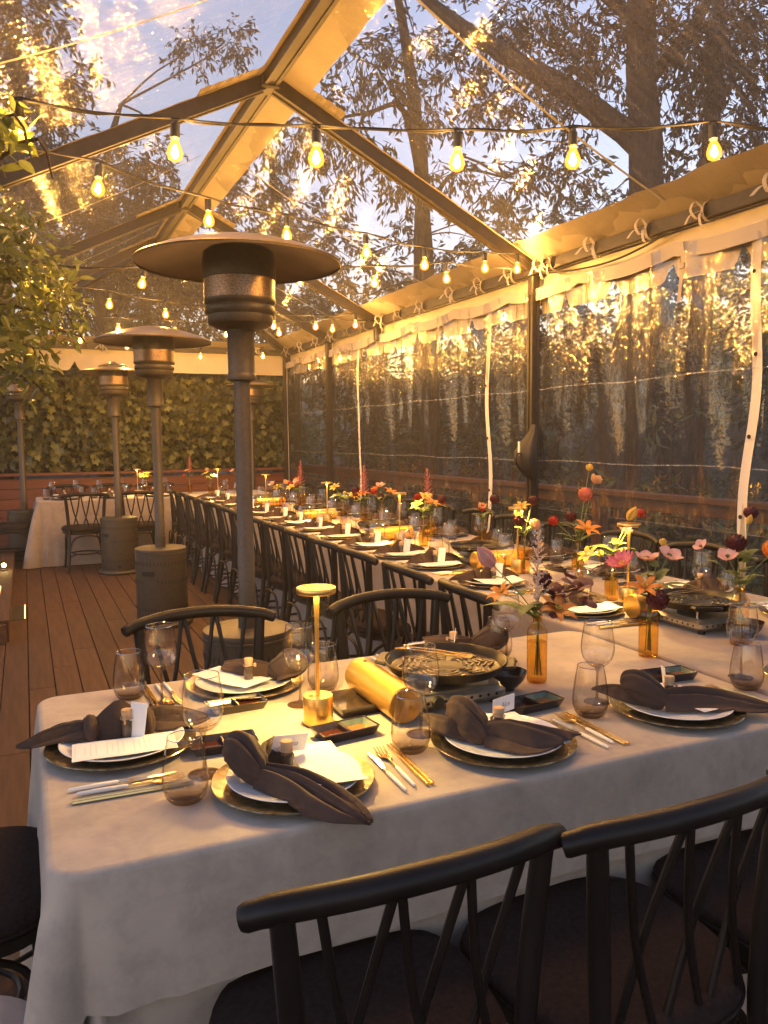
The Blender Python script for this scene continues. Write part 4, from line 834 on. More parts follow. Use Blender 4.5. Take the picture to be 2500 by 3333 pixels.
# ================================================================== CHAIRS
def arc_pts(a, b_, bulge, n=8):
    A, B_ = Vector(a), Vector(b_); mid = (A + B_) / 2 + Vector(bulge); return smooth_path([A, A.lerp(mid, 0.55) + Vector(bulge) * 0.18, mid, B_.lerp(mid, 0.55) + Vector(bulge) * 0.18, B_], max(2, n // 4))
def chair_kit():
    P = []
    def D(x, rr=1.0, p=2.5):  # seat outline
        return x
    def outline(s, z, n=44):
        out = []
        for k in range(n):
            a = k / n * 2 * PI; ca, sa = cos(a), sin(a); e = 2 / 2.9
            x = 0.232 * abs(ca) ** e * (1 if ca > 0 else -1); y = 0.222 * abs(sa) ** e * (1 if sa > 0 else -1)
            x *= 1 + 0.10 * (y / 0.222) * 0.9; out.append((x * s, y * s, z))
        return out
    b = MB(); b.loft([outline(0.94, 0.452), outline(1.0, 0.458), outline(1.015, 0.470), outline(0.99, 0.484), outline(0.90, 0.494), outline(0.6, 0.500), outline(0.15, 0.501)], cap=True)
    pip = MB(); pip.tube([(x, y, 0.458) for x, y, z in outline(1.01, 0.45, 60)], 0.0045, 6, closed=True); P.append(('seat_cushion', b.mesh('seat_cushion', 'seat', angle=60), [('piping', pip.mesh('piping', 'seat'))]))
    b = MB(); b.loft([outline(0.93, 0.412), outline(0.985, 0.418), outline(0.985, 0.444), outline(0.95, 0.452)], cap=True); P.append(('seat_frame', b.mesh('seat_frame', 'black_wood'), []))
    rail = smooth_path([(-0.252, -0.188, 0.832), (-0.205, -0.210, 0.846), (-0.11, -0.240, 0.858), (0, -0.250, 0.862), (0.11, -0.240, 0.858), (0.205, -0.210, 0.846), (0.252, -0.188, 0.832)], 5)
    b = MB(); b.tube(rail, [0.0165] + [0.019] * 3 + [0.0205] * (len(rail) - 8) + [0.019] * 3 + [0.0165], 12, flat=1.0); P.append(('top_rail', b.mesh('top_rail', 'black_wood'), []))
    for s in (-1, 1):
        b = MB(); b.tube(smooth_path([(s * 0.205, -0.275, 0.0), (s * 0.192, -0.245, 0.16), (s * 0.182, -0.212, 0.34), (s * 0.180, -0.200, 0.46), (s * 0.190, -0.203, 0.66), (s * 0.205, -0.212, 0.838)], 4), [0.012, 0.014, 0.015] + [0.0175] * 12 + [0.0185] * 3 + [0.018, 0.0175, 0.017], 10); P.append(('back_leg', b.mesh('back_leg', 'black_wood'), []))
    for s in (-1, 1):
        b = MB(); b.tube(smooth_path([(s * 0.205, 0.225, 0.0), (s * 0.190, 0.195, 0.20), (s * 0.178, 0.172, 0.43)], 5), [0.011] + [0.013] * 5 + [0.016] * 5, 10); P.append(('front_leg', b.mesh('front_leg', 'black_wood'), []))
    def rail_at(x):
        return min(rail, key=lambda p: abs(p.x - x))
    for c in (-0.108, 0.0, 0.108):
        for s in (-1, 1):
            tx, bx = c + s * 0.050, c * 0.95 - s * 0.046; p = rail_at(tx); q = Vector((bx, -0.198 + 0.06 * abs(bx), 0.455)); tp = Vector((tx, p.y, p.z - 0.008)); mid = tp.lerp(q, 0.5) + Vector((s * 0.012, 0.012 + s * 0.007, 0))
            b = MB(); b.tube(smooth_path([tp, mid, q], 6), 0.0074, 8); P.append(('spindle', b.mesh('spindle', 'black_wood'), []))
    for a, c, bl in (((-0.196, 0.205, 0.14), (0.196, 0.205, 0.14), (0, 0, 0.27)), ((-0.196, -0.252, 0.14), (0.196, -0.252, 0.14), (0, 0, 0.26)), ((-0.196, 0.205, 0.14), (-0.194, -0.248, 0.14), (0, 0, 0.26)), ((0.196, 0.205, 0.14), (0.194, -0.248, 0.14), (0, 0, 0.26))):
        b = MB(); b.tube(smooth_path([a, Vector(a).lerp(Vector(c), 0.10) + Vector(bl) * 0.75, Vector(a).lerp(Vector(c), 0.3) + Vector(bl) * 0.99, Vector(a).lerp(Vector(c), 0.7) + Vector(bl) * 0.99, Vector(a).lerp(Vector(c), 0.9) + Vector(bl) * 0.75, c], 4), 0.0085, 7); P.append(('brace', b.mesh('brace', 'black_wood'), []))
    b = MB(); b.tube([(0.135 * cos(a), -0.02 + 0.15 * sin(a), 0.19) for a in [k / 24 * 2 * PI for k in range(24)]], 0.009, 7, closed=True)
    for s in (-1, 1):
        for e in (-1, 1): b.tube([(s * 0.10, -0.02 + e * 0.11, 0.19), (s * 0.195, -0.02 + e * 0.21, 0.17)], 0.007, 6)
    P.append(('stretcher', b.mesh('stretcher', 'black_wood'), []))
    return ('cross_back_chair', 'chair', None, P)
CK = chair_kit()
CG = 'black cross-back chairs round the tables'
def chair(label, x, y, rz): return spawn(CK, label, (x + rnd.uniform(-.006, .006), y, 0), rz + rnd.uniform(-0.03, 0.03), CG)
chair('black cross-back chair in the foreground before the knotted napkin with long tail', 0.472, 1.168, 0.0)
chair('black cross-back chair in the lower right foreground, its rail running out of frame', 0.960, 1.150, 0.02)
chair('black cross-back chair at the lower right edge, only its seat and a few rods showing', 1.465, 1.165, -0.03)
chair('black chair at the near table left end, only its dark seat in view', -0.195, 1.93, -PI / 2)
chair('black cross-back chair behind the near table, before the closest heater base', 0.52, 2.475, PI)
chair('black cross-back chair behind the near table, beyond the steel grill pan', 1.225, 2.47, PI + 0.05)
yl = [2.70, 3.27, 3.87, 4.36, 4.82, 5.33, 5.85, 6.32, 6.80, 7.30, 7.82, 8.35, 8.88, 9.40]
for i, y in enumerate(yl): chair('black chair, %s from the corner on the aisle side of the long table' % ORD[i], 1.765, y, -PI / 2 + (-0.06 if i == 0 else 0))
yr = [1.98, 2.56, 3.16, 3.76, 4.36, 4.95, 5.52, 6.10, 6.70, 7.30, 7.9, 8.5, 9.1, 9.7]
for i, y in enumerate(yr): chair('black chair, %s from the near end on the railing side of the long table' % ORD[i], 3.06 + (0.04 if i % 3 == 0 else 0), y, PI / 2)
for i, (x, y) in enumerate(((0.585, 9.58), (1.17, 9.58))): chair(['black cross-back chair at the far table, left one seen from behind', 'black cross-back chair at the far table between two heater poles'][i], x, y, 0.0)
for i, x in enumerate((0.5, 1.05, 1.6)): chair('black chair behind the far table against the bench, %s from the left' % ORD[i], x, 11.0, PI)
chair('black chair at the dark left end of the far table', -0.17, 10.2, -PI / 2)
st = thing('stool', 'round beige upholstered stool at the lower left corner', 'stool', (-0.165, 1.335, 0))
b = MB(); b.lathe([(0, 0.40), (0.14, 0.40), (0.165, 0.415), (0.172, 0.45), (0.165, 0.488), (0.13, 0.502), (0, 0.505)], 40); part('cushion', b.mesh('cushion', 'beige', angle=60), st)
for k in range(4):
    b = MB(); a = PI / 4 + k * PI / 2; b.tube([(0.10 * cos(a), 0.10 * sin(a), 0.41), (0.135 * cos(a), 0.135 * sin(a), 0)], [0.015, 0.010], 8); part('leg', b.mesh('leg', 'black_wood'), st)

# ================================================================== TABLEWARE KITS
def lathe_me(name, mat, prof, n=32, angle=40): b = MB(); b.lathe(prof, n); return b.mesh(name, mat, angle=angle)
charger_me = lathe_me('charger_plate', 'charger', [(0, 0.004), (0.10, 0.004), (0.112, 0.002), (0.12, 0.006), (0.150, 0.012), (0.1625, 0.0155), (0.1635, 0.0175), (0.162, 0.0190), (0.148, 0.0155), (0.122, 0.0100), (0.108, 0.0085), (0, 0.0085)], 64)
plate_me = lathe_me('dinner_plate', 'white', [(0, 0.009), (0.080, 0.009), (0.088, 0.0088), (0.105, 0.0135), (0.128, 0.0215), (0.1345, 0.0245), (0.1355, 0.0262), (0.134, 0.0272), (0.126, 0.0245), (0.104, 0.0168), (0.086, 0.0140), (0, 0.0135)], 64)
wine_kit = ('wine_glass', 'wine glass', None, [
    ('foot', lathe_me('foot', 'glass', [(0, 0.0005), (0.033, 0.0005), (0.0345, 0.0012), (0.033, 0.0020), (0.018, 0.0035), (0.007, 0.007), (0.0042, 0.014)], 36), []),
    ('stem', lathe_me('stem', 'glass', [(0.0042, 0.014), (0.0033, 0.03), (0.0031, 0.06), (0.0036, 0.08), (0.0055, 0.090), (0.010, 0.0955)], 14), []),
    ('bowl', lathe_me('bowl', 'glass', [(0, 0.0950), (0.010, 0.0955), (0.020, 0.099), (0.030, 0.107), (0.038, 0.119), (0.0425, 0.134), (0.0435, 0.148), (0.0425, 0.163), (0.0400, 0.180), (0.0372, 0.197), (0.0355, 0.212), (0.0347, 0.2125), (0.0365, 0.197), (0.039, 0.180), (0.0415, 0.163), (0.0425, 0.148), (0.0415, 0.134), (0.037, 0.121), (0.028, 0.110), (0.015, 0.1035), (0, 0.102)], 40), [])])
def ring_into(b, r, z, t, mi=0): b.tube([(r * cos(a), r * sin(a), z) for a in [k / 40 * 2 * PI for k in range(40)]], t, 5, mi, closed=True)
rb = MB(); ring_into(rb, 0.0352, 0.2124, 0.0010); wine_kit[3].append(('rim', rb.mesh('rim', 'rim'), []))
tumbler_me = lathe_me('tumbler', 'smoke', [(0, 0.0008), (0.024, 0.0008), (0.031, 0.004), (0.038, 0.013), (0.0430, 0.028), (0.0442, 0.042), (0.0425, 0.066), (0.0385, 0.095), (0.0325, 0.1285), (0.0317, 0.129), (0.0375, 0.095), (0.0413, 0.066), (0.0430, 0.042), (0.0405, 0.026), (0.033, 0.015), (0.018, 0.011), (0, 0.0105)], 40)
rb = MB(); ring_into(rb, 0.0322, 0.1288, 0.0010); rim_me = rb.mesh('rim', 'rim')
def vial_kit():
    b = MB(); b.lathe([(0, 0.0), (0.0125, 0.0), (0.0135, 0.002), (0.0135, 0.052), (0.0115, 0.056), (0.0115, 0.060), (0.0130, 0.062)], 20); gl = b.mesh('glass_tube', 'vialglass')
    b = MB(); b.lathe([(0, 0.002), (0.0122, 0.002), (0.0122, 0.046), (0, 0.047)], 16); sp = b.mesh('contents', 'spice')
    b = MB(); b.lathe([(0, 0.052), (0.0105, 0.052), (0.0122, 0.064), (0.0126, 0.071), (0.0118, 0.073), (0, 0.0735)], 18); ck = b.mesh('cork', 'cork')
    b = MB(); b.tube([(0.0140 * cos(a), 0.0140 * sin(a), 0.0535 + 0.001 * sin(3 * a)) for a in [k / 18 * 2 * PI for k in range(18)]], 0.0013, 5, closed=True); b.tube([(0.0135, 0, 0.0535), (0.020, 0.001, 0.056), (0.024, 0.001, 0.051)], 0.0011, 5); b.box((0.020, 0, 0.050), (0.007, 0.002, 0.010)); tw = b.mesh('twine', 'twine')
    return ('spice_vial', 'vial', None, [('glass_tube', gl, []), ('contents', sp, []), ('cork', ck, []), ('twine', tw, [])])
vial = vial_kit()
def menu_me(curl, folded=0.0):
    b = MB(); w, l = 0.052, 0.108
    f = lambda u, v: ((u - 0.5) * 2 * w, (v - 0.5) * 2 * l, 0.0275 + curl * ((v - 0.5) * 2) ** 2 + folded * (0.5 - u) * 0.012 + 0.0006 * sin(v * 9))
    b.grid(f, 6, 12); b.grid(lambda u, v: tuple(Vector(f(1 - u, v)) + Vector((0, 0, -0.0007))), 6, 12)
    z = lambda v: 0.0275 + curl * ((v - 0.5) * 2) ** 2 + 0.0006 * sin(v * 9) + 0.0005
    for k in range(15):
        v = 0.12 + k * 0.052; ww = w * [0.5, 0.72, 0.6, 0.3, 0.66][k % 5]
        if k % 5 == 3: continue
        x = -ww
        while x < ww:
            l_ = 0.004 + 0.008 * rnd.random(); p = [(x, (v - 0.5) * 2 * l, 0), (min(x + l_, ww), (v - 0.5) * 2 * l, 0), (min(x + l_, ww), (v - 0.5) * 2 * l + 0.0013, 0), (x, (v - 0.5) * 2 * l + 0.0013, 0)]
            b.add([(a, c, z(v) + folded * (0.5 - (a / (2 * w) + 0.5)) * 0.012) for a, c, _ in p], [[0, 1, 2, 3]], 1); x += l_ + 0.0022
    for x0, x1, y0, y1 in ((-w + .006, w - .006, -l + .006, -l + .0066), (-w + .006, w - .006, l - .0066, l - .006), (-w + .006, -w + .0066, -l + .006, l - .006), (w - .0066, w - .006, -l + .006, l - .006)):
        n = 10 if y1 - y0 > 0.1 else 1
        for j in range(n):
            a, c = lerp(y0, y1, j / n), lerp(y0, y1, (j + 1) / n); g = lambda x, y: (x, y, z(y / (2 * l) + 0.5) + folded * (0.5 - (x / (2 * w) + 0.5)) * 0.012)
            b.add([g(x0, a), g(x1, a), g(x1, c), g(x0, c)], [[0, 1, 2, 3]], 1)
    return b.mesh('menu_card', 'paper', 'print', angle=60)
menus = [menu_me(0.004), menu_me(0.008, 0.5), menu_me(0.0)]
def card_me():
    b = MB(); b.box((0, 0, 0.044), (0.038, 0.0008, 0.088)); return b.mesh('place_card', 'paper', smooth=False)
card = card_me()
def rot_lathe(b, prof, n, A, B_, mi=0):
    """a turned solid from A to B: prof = [(fraction, radius)]"""
    A, B_ = Vector(A), Vector(B_); b.tube([A.lerp(B_, t) for t, r in prof], [r for t, r in prof], n, mi)
def knife_kit():
    b = MB(); rot_lathe(b, [(0, .0022), (0.03, .0036), (0.5, .0048), (0.97, .0042), (1, .0030)], 10, (0, -0.105, .0052), (0, -0.008, .0052)); h = b.mesh('handle', 'handle')
    b = MB(); rot_lathe(b, [(0, .0032), (1, .0026)], 8, (0, -0.008, .0052), (0, 0.010, .0050)); v = [(-.0035, .008), (.0035, .008), (.0095, .030), (.0100, .075), (.0065, .098), (.0010, .108), (-.0035, .095)]
    b.add([(x, y, .0058) for x, y in v] + [(x, y, .0046) for x, y in v], [list(range(7)), list(range(7, 14))[::-1]] + [[i, 7 + i, 7 + (i + 1) % 7, (i + 1) % 7] for i in range(7)])
    return ('table_knife', 'knife', None, [('handle', h, []), ('blade', b.mesh('blade', 'steel', angle=20), [])])
def fork_kit():
    b = MB(); rot_lathe(b, [(0, .0022), (0.03, .0036), (0.5, .0048), (0.97, .0042), (1, .0030)], 10, (0, -0.105, .0052), (0, -0.008, .0052)); h = b.mesh('handle', 'handle')
    b = MB(); rot_lathe(b, [(0, .0032), (0.5, .0024), (1, .0030)], 8, (0, -0.008, .0052), (0, 0.038, .0065))
    L = [(0.034, .003, .0065), (0.042, .0085, .0060), (0.052, .0120, .0045), (0.062, .0125, .0040)]
    b.loft([[(-w, y, z), (0, y, z - .002), (w, y, z), (w, y, z + .0012), (0, y, z - .0008), (-w, y, z + .0012)] for y, w, z in L])
    for k in range(4):
        x = -0.0108 + k * 0.0072; b.tube([(x, 0.060, .0045), (x, 0.080, .0058), (x, 0.102, .0095)], [.0019, .0017, .0008], 6)
    return ('table_fork', 'fork', None, [('handle', h, []), ('tines', b.mesh('tines', 'goldmetal', angle=50), [])])
def sticks_kit():
    out = []
    for s in (-1, 1):
        b = MB(); b.tube([(s * .0052, -0.115, .0040), (s * .0052, 0.02, .0040), (s * .0044 + 0.001, 0.115, .0026)], [.0040, .0036, .0020], 8); out.append(('chopstick', b.mesh('chopstick', 'goldmetal', angle=20), []))
    return ('chopsticks', 'chopsticks', None, out)
knife, fork, sticks = knife_kit(), fork_kit(), sticks_kit()
def tray_kit(w, d, h, comps, glaze, liq):
    def rr(W_, D_, z, r=0.006, n=3):
        out = []
        for sx, sy, a0 in ((1, -1, -PI / 2), (1, 1, 0), (-1, 1, PI / 2), (-1, -1, PI)):
            for k in range(n):
                a = a0 + k / (n - 1) * PI / 2; out.append((sx * (W_ / 2 - r) + r * cos(a), sy * (D_ / 2 - r) + r * sin(a), z))
        return out
    b = MB(); b.loft([rr(w - .022, d - .022, 0), rr(w - .018, d - .018, .002), rr(w - .002, d - .002, h - .002), rr(w, d, h), rr(w - .005, d - .005, h + .0006), rr(w - .009, d - .009, h - .002), rr(w - .026, d - .026, .005)], cap=True)
    if comps == 2: b.box((0, 0, h * .48), (.006, d - .014, h * .82), bev=.002)
    body = b.mesh('dish_body', 'black_glaze', angle=35); parts = []
    cx = [(-w / 4 + .003), (w / 4 - .003)] if comps == 2 else [0]
    for i, c in enumerate(cx):
        W_ = (w - .030) / 2 - .004 if comps == 2 else w - .03; q = MB(); q.loft([[(x + c, y, z) for x, y, z in rr(W_ - .004, d - .034, .0065)], [(x + c, y, z) for x, y, z in rr(W_ + .004, d - .024, .0095)]], cap=True)
        parts.append(('sauce', q.mesh('sauce', liq[i], angle=20), []))
    if glaze:
        q = MB(); c = cx[-1]; W_ = (w - .03) / 2
        a_ = [(x * 1.0 + c, y, z) for x, y, z in rr(W_ * .93, d - .028, .0075)]; b__ = [(x + c + .001, y, z) for x, y, z in rr(W_ + .009, d - .0125, h - .0018)]
        q.loft([a_, b__], cap=False); parts.append(('glazed_side', q.mesh('glazed_side', 'teal_glaze', angle=25), []))
    return ('sauce_dish', 'sauce dish', None, [('dish_body', body, [])] + parts)
dish_a = tray_kit(0.150, 0.080, 0.024, 2, True, ('soy', 'ochre'))
dish_b = tray_kit(0.150, 0.080, 0.022, 2, False, ('soy', 'black_glaze'))
dish_sq = tray_kit(0.150, 0.150, 0.026, 1, False, ('black_glaze',))

# ---- napkins: knotted velvet, built as folded sheets with pleats that run into the knot
def interp(tab, u):
    for (a, x), (b_, y) in zip(tab[:-1], tab[1:]):
        if u <= b_: return lerp(x, y, (u - a) / (b_ - a))
    return tab[-1][1]
def floor_z(x, y):
    r = math.hypot(x, y)
    return 0.0155 if r < 0.09 else (lerp(0.0155, 0.0285, (r - 0.09) / 0.045) if r < 0.135 else (0.021 if r < 0.165 else 0.003))
def tail(b, k, tip, w, h, seed, bend=0.0, nu=28, nv=34, shape=((0, .36), (.2, .70), (.5, 1.0), (.78, .80), (1, .05)), lip=0.25, blunt=0.0, npl=6):
    r = random.Random(seed); k, tip = Vector(k), Vector(tip); d = tip - k; hd = Vector((d.x, d.y, 0)).normalized(); s = Vector((-hd.y, hd.x, 0))
    pl = [(-0.8 + 1.6 * (q + r.uniform(0.0, 1.0)) / npl, r.uniform(0.006, 0.014) * r.choice([1, 1, -1]), r.uniform(0.05, 0.16)) for q in range(npl)]
    ph = r.uniform(0, 6); rings = []
    for i in range(nu + 1):
        u = i / nu; W_ = w * interp(shape, u); Hc = h * interp(((0, 1.0), (.3, .92), (.6, .60), (.85, .28), (1, .05)), u); top = []; bot = []
        for j in range(nv + 1):
            v = 2 * j / nv - 1; arch = 1 - abs(v) ** 1.7
            p = sum(a * math.exp(-((v - c * (0.55 + 0.45 * u)) / g) ** 2) for c, a, g in pl) * (sin(PI * min(1, u * 0.92 + 0.06)) ** 0.6)
            fold = 0.007 * (1 / (1 + math.exp(-(v - lip - 0.25 * sin(u * 2.5 + ph)) * 60))) * (1 - u * 0.7)
            q = k + d * u * (1 + blunt * (0.16 * v - 0.05) * u + 0.02 * sin(v * 9 + ph) * u) + s * (W_ * v + bend * sin(PI * u) + 0.006 * sin(u * 7 + ph) * (0.4 + 0.6 * abs(v)))
            z = lerp(k.z - 0.03, tip.z, u) + Hc * arch + p + fold; zf = floor_z(q.x, q.y); z = max(z, zf + 0.0030 + 0.0015 * abs(v))
            top.append(Vector((q.x, q.y, z))); bot.append(Vector((q.x, q.y, max(zf + 0.0008, min(z - 0.0028, lerp(k.z - 0.03, tip.z, u) + Hc * arch * 0.75)))))
        rings.append(top + bot[::-1])
    b.loft(rings)
def wrap(b, path, ws, ts, seed, n=44, folds=7, amp=0.20):
    """a gathered band of cloth: fold lines run along its length"""
    r = random.Random(seed); P = smooth_path(path, 6); m = len(P); k = len(ws) - 1; rings = []; fa = [r.uniform(0, 2 * PI) for _ in range(folds)]; fw = [r.uniform(0.10, 0.22) for _ in range(folds)]
    for i, p in enumerate(P):
        t = i / (m - 1) * k; a = min(int(t), k - 1); w = lerp(ws[a], ws[a + 1], t - a); th = lerp(ts[a], ts[a + 1], t - a)
        dd = (P[min(i + 1, m - 1)] - P[max(i - 1, 0)]).normalized(); sd = dd.cross(Vector((0, 0, 1))); sd = sd.normalized() if sd.length > 1e-4 else Vector((1, 0, 0)); up = sd.cross(dd); ring = []
        for j in range(n):
            a = j / n * 2 * PI; g = 0
            for c, f in zip(fa, fw):
                da = (a - c - 0.5 * i / m + PI) % (2 * PI) - PI; g -= math.exp(-(da / f) ** 2)
            q = p + sd * (cos(a) * w * (1 + amp * g)) + up * (sin(a) * th * (1 + amp * g)); q.z = max(q.z, 0.0165); ring.append(q)
        rings.append(ring)
    b.loft(rings)
def lobe(b, k, dl, L, seed, hw=0.038, hh=0.042, n=64):
    """a puffed fold of cloth standing up from the knot, creased down the middle like a bean"""
    r = random.Random(seed); dl = Vector((*dl, 0)).normalized(); P = smooth_path([Vector((*k, 0.030)) - dl * 0.012, Vector((*k, 0.050)) + dl * L * 0.22, Vector((*k, 0.070)) + dl * L * 0.62, Vector((*k, 0.066)) + dl * L], 7); m = len(P); rings = []
    fa = [(PI / 2 + 0.30, 0.26, 0.16), (PI / 2 - 0.30 - 0.2 * r.random(), 0.10, 0.22), (PI / 2 - 0.95, 0.14, 0.10), (PI / 2 + 1.05, 0.10, 0.26), (PI + 0.2, 0.12, 0.14)]
    for i, p in enumerate(P):
        u = i / (m - 1); g0 = interp(((0, .34), (.12, .58), (.35, .90), (.62, 1.0), (.85, .78), (.95, .48), (1, .12)), u)
        dd = (P[min(i + 1, m - 1)] - P[max(i - 1, 0)]).normalized(); sd = dd.cross(Vector((0, 0, 1))).normalized(); up = sd.cross(dd); ring = []
        for j in range(n):
            a = j / n * 2 * PI; g = sum(am * math.exp(-(((a - c - 0.5 * (u - 0.5) + PI) % (2 * PI) - PI) / w) ** 2) for c, am, w in fa)
            wr = 0.07 * sin(u * 19 + a * 3 + seed) * math.exp(-((u - 0.18) / 0.22) ** 2) + 0.045 * sin(a * 2 + u * 7 + seed) + 0.03 * sin(u * 11 - a * 4)
            q = p + (sd * (cos(a) * hw) + up * (sin(a) * hh)) * (g0 * (1 - g + wr)); q.z = max(q.z, 0.0165); ring.append(q)
        rings.append(ring)
    b.loft(rings)
def knot_napkin(k, t1, t2, w1=0.045, L=0.10, drop=0.0, seed=1, bend=0.0, dl=(-0.02, 0.085), blunt=0.0):
    b = MB(); K = Vector((*k, 0.052)); d1 = Vector((t1[0] - k[0], t1[1] - k[1], 0)).normalized(); d2 = Vector((t2[0] - k[0], t2[1] - k[1], 0)).normalized()
    tail(b, K + d1 * 0.004, (*t1, drop + 0.012), w1, 0.036, seed, bend, lip=0.15, blunt=blunt, shape=((0, .42), (.12, .60), (.3, .82), (.55, 1.0), (.8, .96), (.95, .86), (1, .72)) if blunt else ((0, .42), (.12, .62), (.3, .88), (.55, 1.0), (.8, .74), (.93, .36), (1, .10)))
    tail(b, K + d2 * 0.030, (*t2, 0.050), w1 * 0.66, 0.026, seed + 5, -bend * 0.5, nu=20, shape=((0, .55), (.3, .85), (.6, 1.0), (.85, .6), (1, .10)))
    lobe(b, k, dl, L, seed + 3)
    return b.mesh('napkin', 'napkin', angle=85)
def peak_napkin(lw, rw, ph, seed):
    """a folded peak standing in the middle with a wing to each side (along y)"""
    r = random.Random(seed); b = MB(); X0 = -0.044; rings = []
    for i in range(27):
        u = i / 26; y = lerp(-0.070, 0.070, u); e = abs(2 * u - 1); H = ph * (1 - max(0, e - 0.12) / 0.88 * 0.66) * (1 - 0.9 * max(0, e - 0.93) / 0.07); top = []; bot = []
        for j in range(21):
            v = j / 10 - 1; z = 0.018 + H * (1 - abs(v) ** 0.85) + 0.006 * math.exp(-((v + 0.45 - 0.5 * (u - 0.5)) / 0.10) ** 2) + 0.005 * math.exp(-((v - 0.35 - 0.7 * (u - 0.4)) / 0.09) ** 2) + 0.0015 * sin(u * 15 + v * 6 + seed)
            x = X0 + 0.040 * v * (1 - 0.25 * e) + 0.010 * (H / ph) * (1 - abs(v)); top.append(Vector((x, y + 0.003 * sin(v * 7 + seed), z))); bot.append(Vector((x, y, 0.0165)))
        rings.append(top + bot[::-1])
    b.loft(rings)
    for sgn, L in ((1, lw), (-1, rw)):
        tail(b, (X0, sgn * 0.045, 0.060), (X0 + r.uniform(-.015, .03), sgn * (0.055 + L), 0.026), 0.040, 0.026, seed * 7 + (sgn > 0), r.uniform(-.012, .012), nu=22, shape=((0, .55), (.25, .95), (.5, 1.0), (.8, .75), (1, .06)))
        wrap(b, [(X0 + 0.036, sgn * 0.060, 0.018), (X0 + 0.030, sgn * 0.064, 0.042), (X0, sgn * 0.062, 0.062), (X0 - 0.030, sgn * 0.064, 0.042), (X0 - 0.036, sgn * 0.060, 0.018)], [0.010, 0.014, 0.015, 0.014, 0.010], [0.009, 0.011, 0.012, 0.011, 0.009], seed + 3, 30, 5)
    return b.mesh('napkin', 'napkin', angle=85)
nap_B = knot_napkin((-0.072, -0.005), (0.050, -0.245), (0.010, 0.135), 0.058, 0.100, 0.004, 3, 0.018, (-0.030, 0.085))
nap_C = knot_napkin((-0.060, -0.010), (0.105, -0.115), (-0.135, 0.130), 0.056, 0.105, 0.022, 21, -0.012, (-0.022, 0.085), 1.0)
nap_D = knot_napkin((-0.055, -0.005), (0.190, -0.140), (-0.170, 0.115), 0.054, 0.100, 0.012, 33, 0.02, (-0.050, 0.073))
nap_rows = [peak_napkin(0.125, 0.115, 0.078, 1), peak_napkin(0.10, 0.14, 0.066, 2), peak_napkin(0.13, 0.09, 0.086, 3)]
nap_A = peak_napkin(0.15, 0.16, 0.085, 4)
nap_F = knot_napkin((-0.080, 0.01), (0.03, -0.115), (-0.13, 0.10), 0.052, 0.110, 0.024, 47, 0.0, (-0.04, 0.05), -0.8)

def setting(ph, x, y, rz, nap, menu=0, near=True, z=T, full=True, skip=(), menu_t=(0.062, 0.0, 0.0), jit=0.012, dish=None, glassj=None, nap_label=None, cut=True):
    Rm = Matrix.Rotation(rz, 3, 'Z'); J = lambda: rnd.uniform(-jit, jit)
    def at(lx, ly, lz=0.0): p = Rm @ Vector((lx, ly, 0)); return (x + p.x, y + p.y, z + lz)
    def one(me, name, label, cat, lx, ly, lz, r=0.0, g=None): o = bpy.data.objects.new(name, me); link(o); o.location = at(lx, ly, lz); o.rotation_euler = (0, 0, rz + r); return tag(o, label, cat, g)
    one(charger_me, 'charger_plate', 'round smoky bronze charger plate, ' + ph, 'charger plate', 0, 0, 0, rnd.uniform(0, 6), 'bronze charger plates')
    one(plate_me, 'dinner_plate', 'white dinner plate on the charger, ' + ph, 'plate', 0.003, 0.002, 0.0, rnd.uniform(0, 6), 'white dinner plates')
    one(nap, 'napkin', nap_label or ('dark brown folded velvet napkin on the plate, ' + ph), 'napkin', 0, 0, 0.0, J() * 4, 'brown velvet napkins')
    one(menus[menu], 'menu_card', 'white printed menu card on the plate, ' + ph, 'menu', menu_t[0], menu_t[1], 0, menu_t[2] + J() * 3, 'white menu cards')
    if 'vial' not in skip: spawn(vial, 'corked spice vial on the plate, ' + ph, at(-0.004 + J() * .3, 0.012 + J(), 0.0145), rz + rnd.uniform(0, 6), 'corked spice vials')
    if 'card' not in skip:
        o = one(card, 'place_card', 'white place card leaning on the vial, ' + ph, 'place card', 0.0105, 0.030 + J(), 0.0150, 0.25, 'white place cards'); o.rotation_euler = (-0.12, 0.10, rz + PI / 2 - 0.5)
    gj = glassj or (-0.138, 0.14, -0.207, 0.06)
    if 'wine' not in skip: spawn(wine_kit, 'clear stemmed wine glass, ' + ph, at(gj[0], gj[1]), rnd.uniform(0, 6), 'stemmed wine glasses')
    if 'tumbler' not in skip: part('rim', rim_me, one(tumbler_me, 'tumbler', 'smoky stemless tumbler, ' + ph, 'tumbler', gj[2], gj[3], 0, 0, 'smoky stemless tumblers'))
    if cut:
        a = rnd.uniform(-0.06, 0.06)
        spawn(knife, 'white-handled table knife, ' + ph, at(0.195 + J() * .4, -0.02 + J()), rz + a + 0.03, 'white-handled knives')
        spawn(fork, 'white-handled gold fork, ' + ph, at(0.225 + J() * .4, 0.0 + J()), rz + a, 'white-handled gold forks')
        spawn(sticks, 'pair of gold chopsticks, ' + ph, at(0.256 + J() * .4, 0.0 + J()), rz + a, 'pairs of gold chopsticks')
    if dish and full: spawn(dish[0], dish[3] + ph, at(dish[1], dish[2]), rz + dish[4], 'black sauce dishes')
DL = 'two-part black sauce dish, '
setting('front edge, left of the foreground chair', 0.465, 1.498, 0, nap_B, 1, menu_t=(0.070, 0.005, 0.0), dish=(dish_a, 0.192, 0.207, DL, 0.12), glassj=(-0.152, 0.129, -0.210, 0.021), skip=('card',), nap_label='brown knotted velvet napkin with long tail hanging over the front plate')
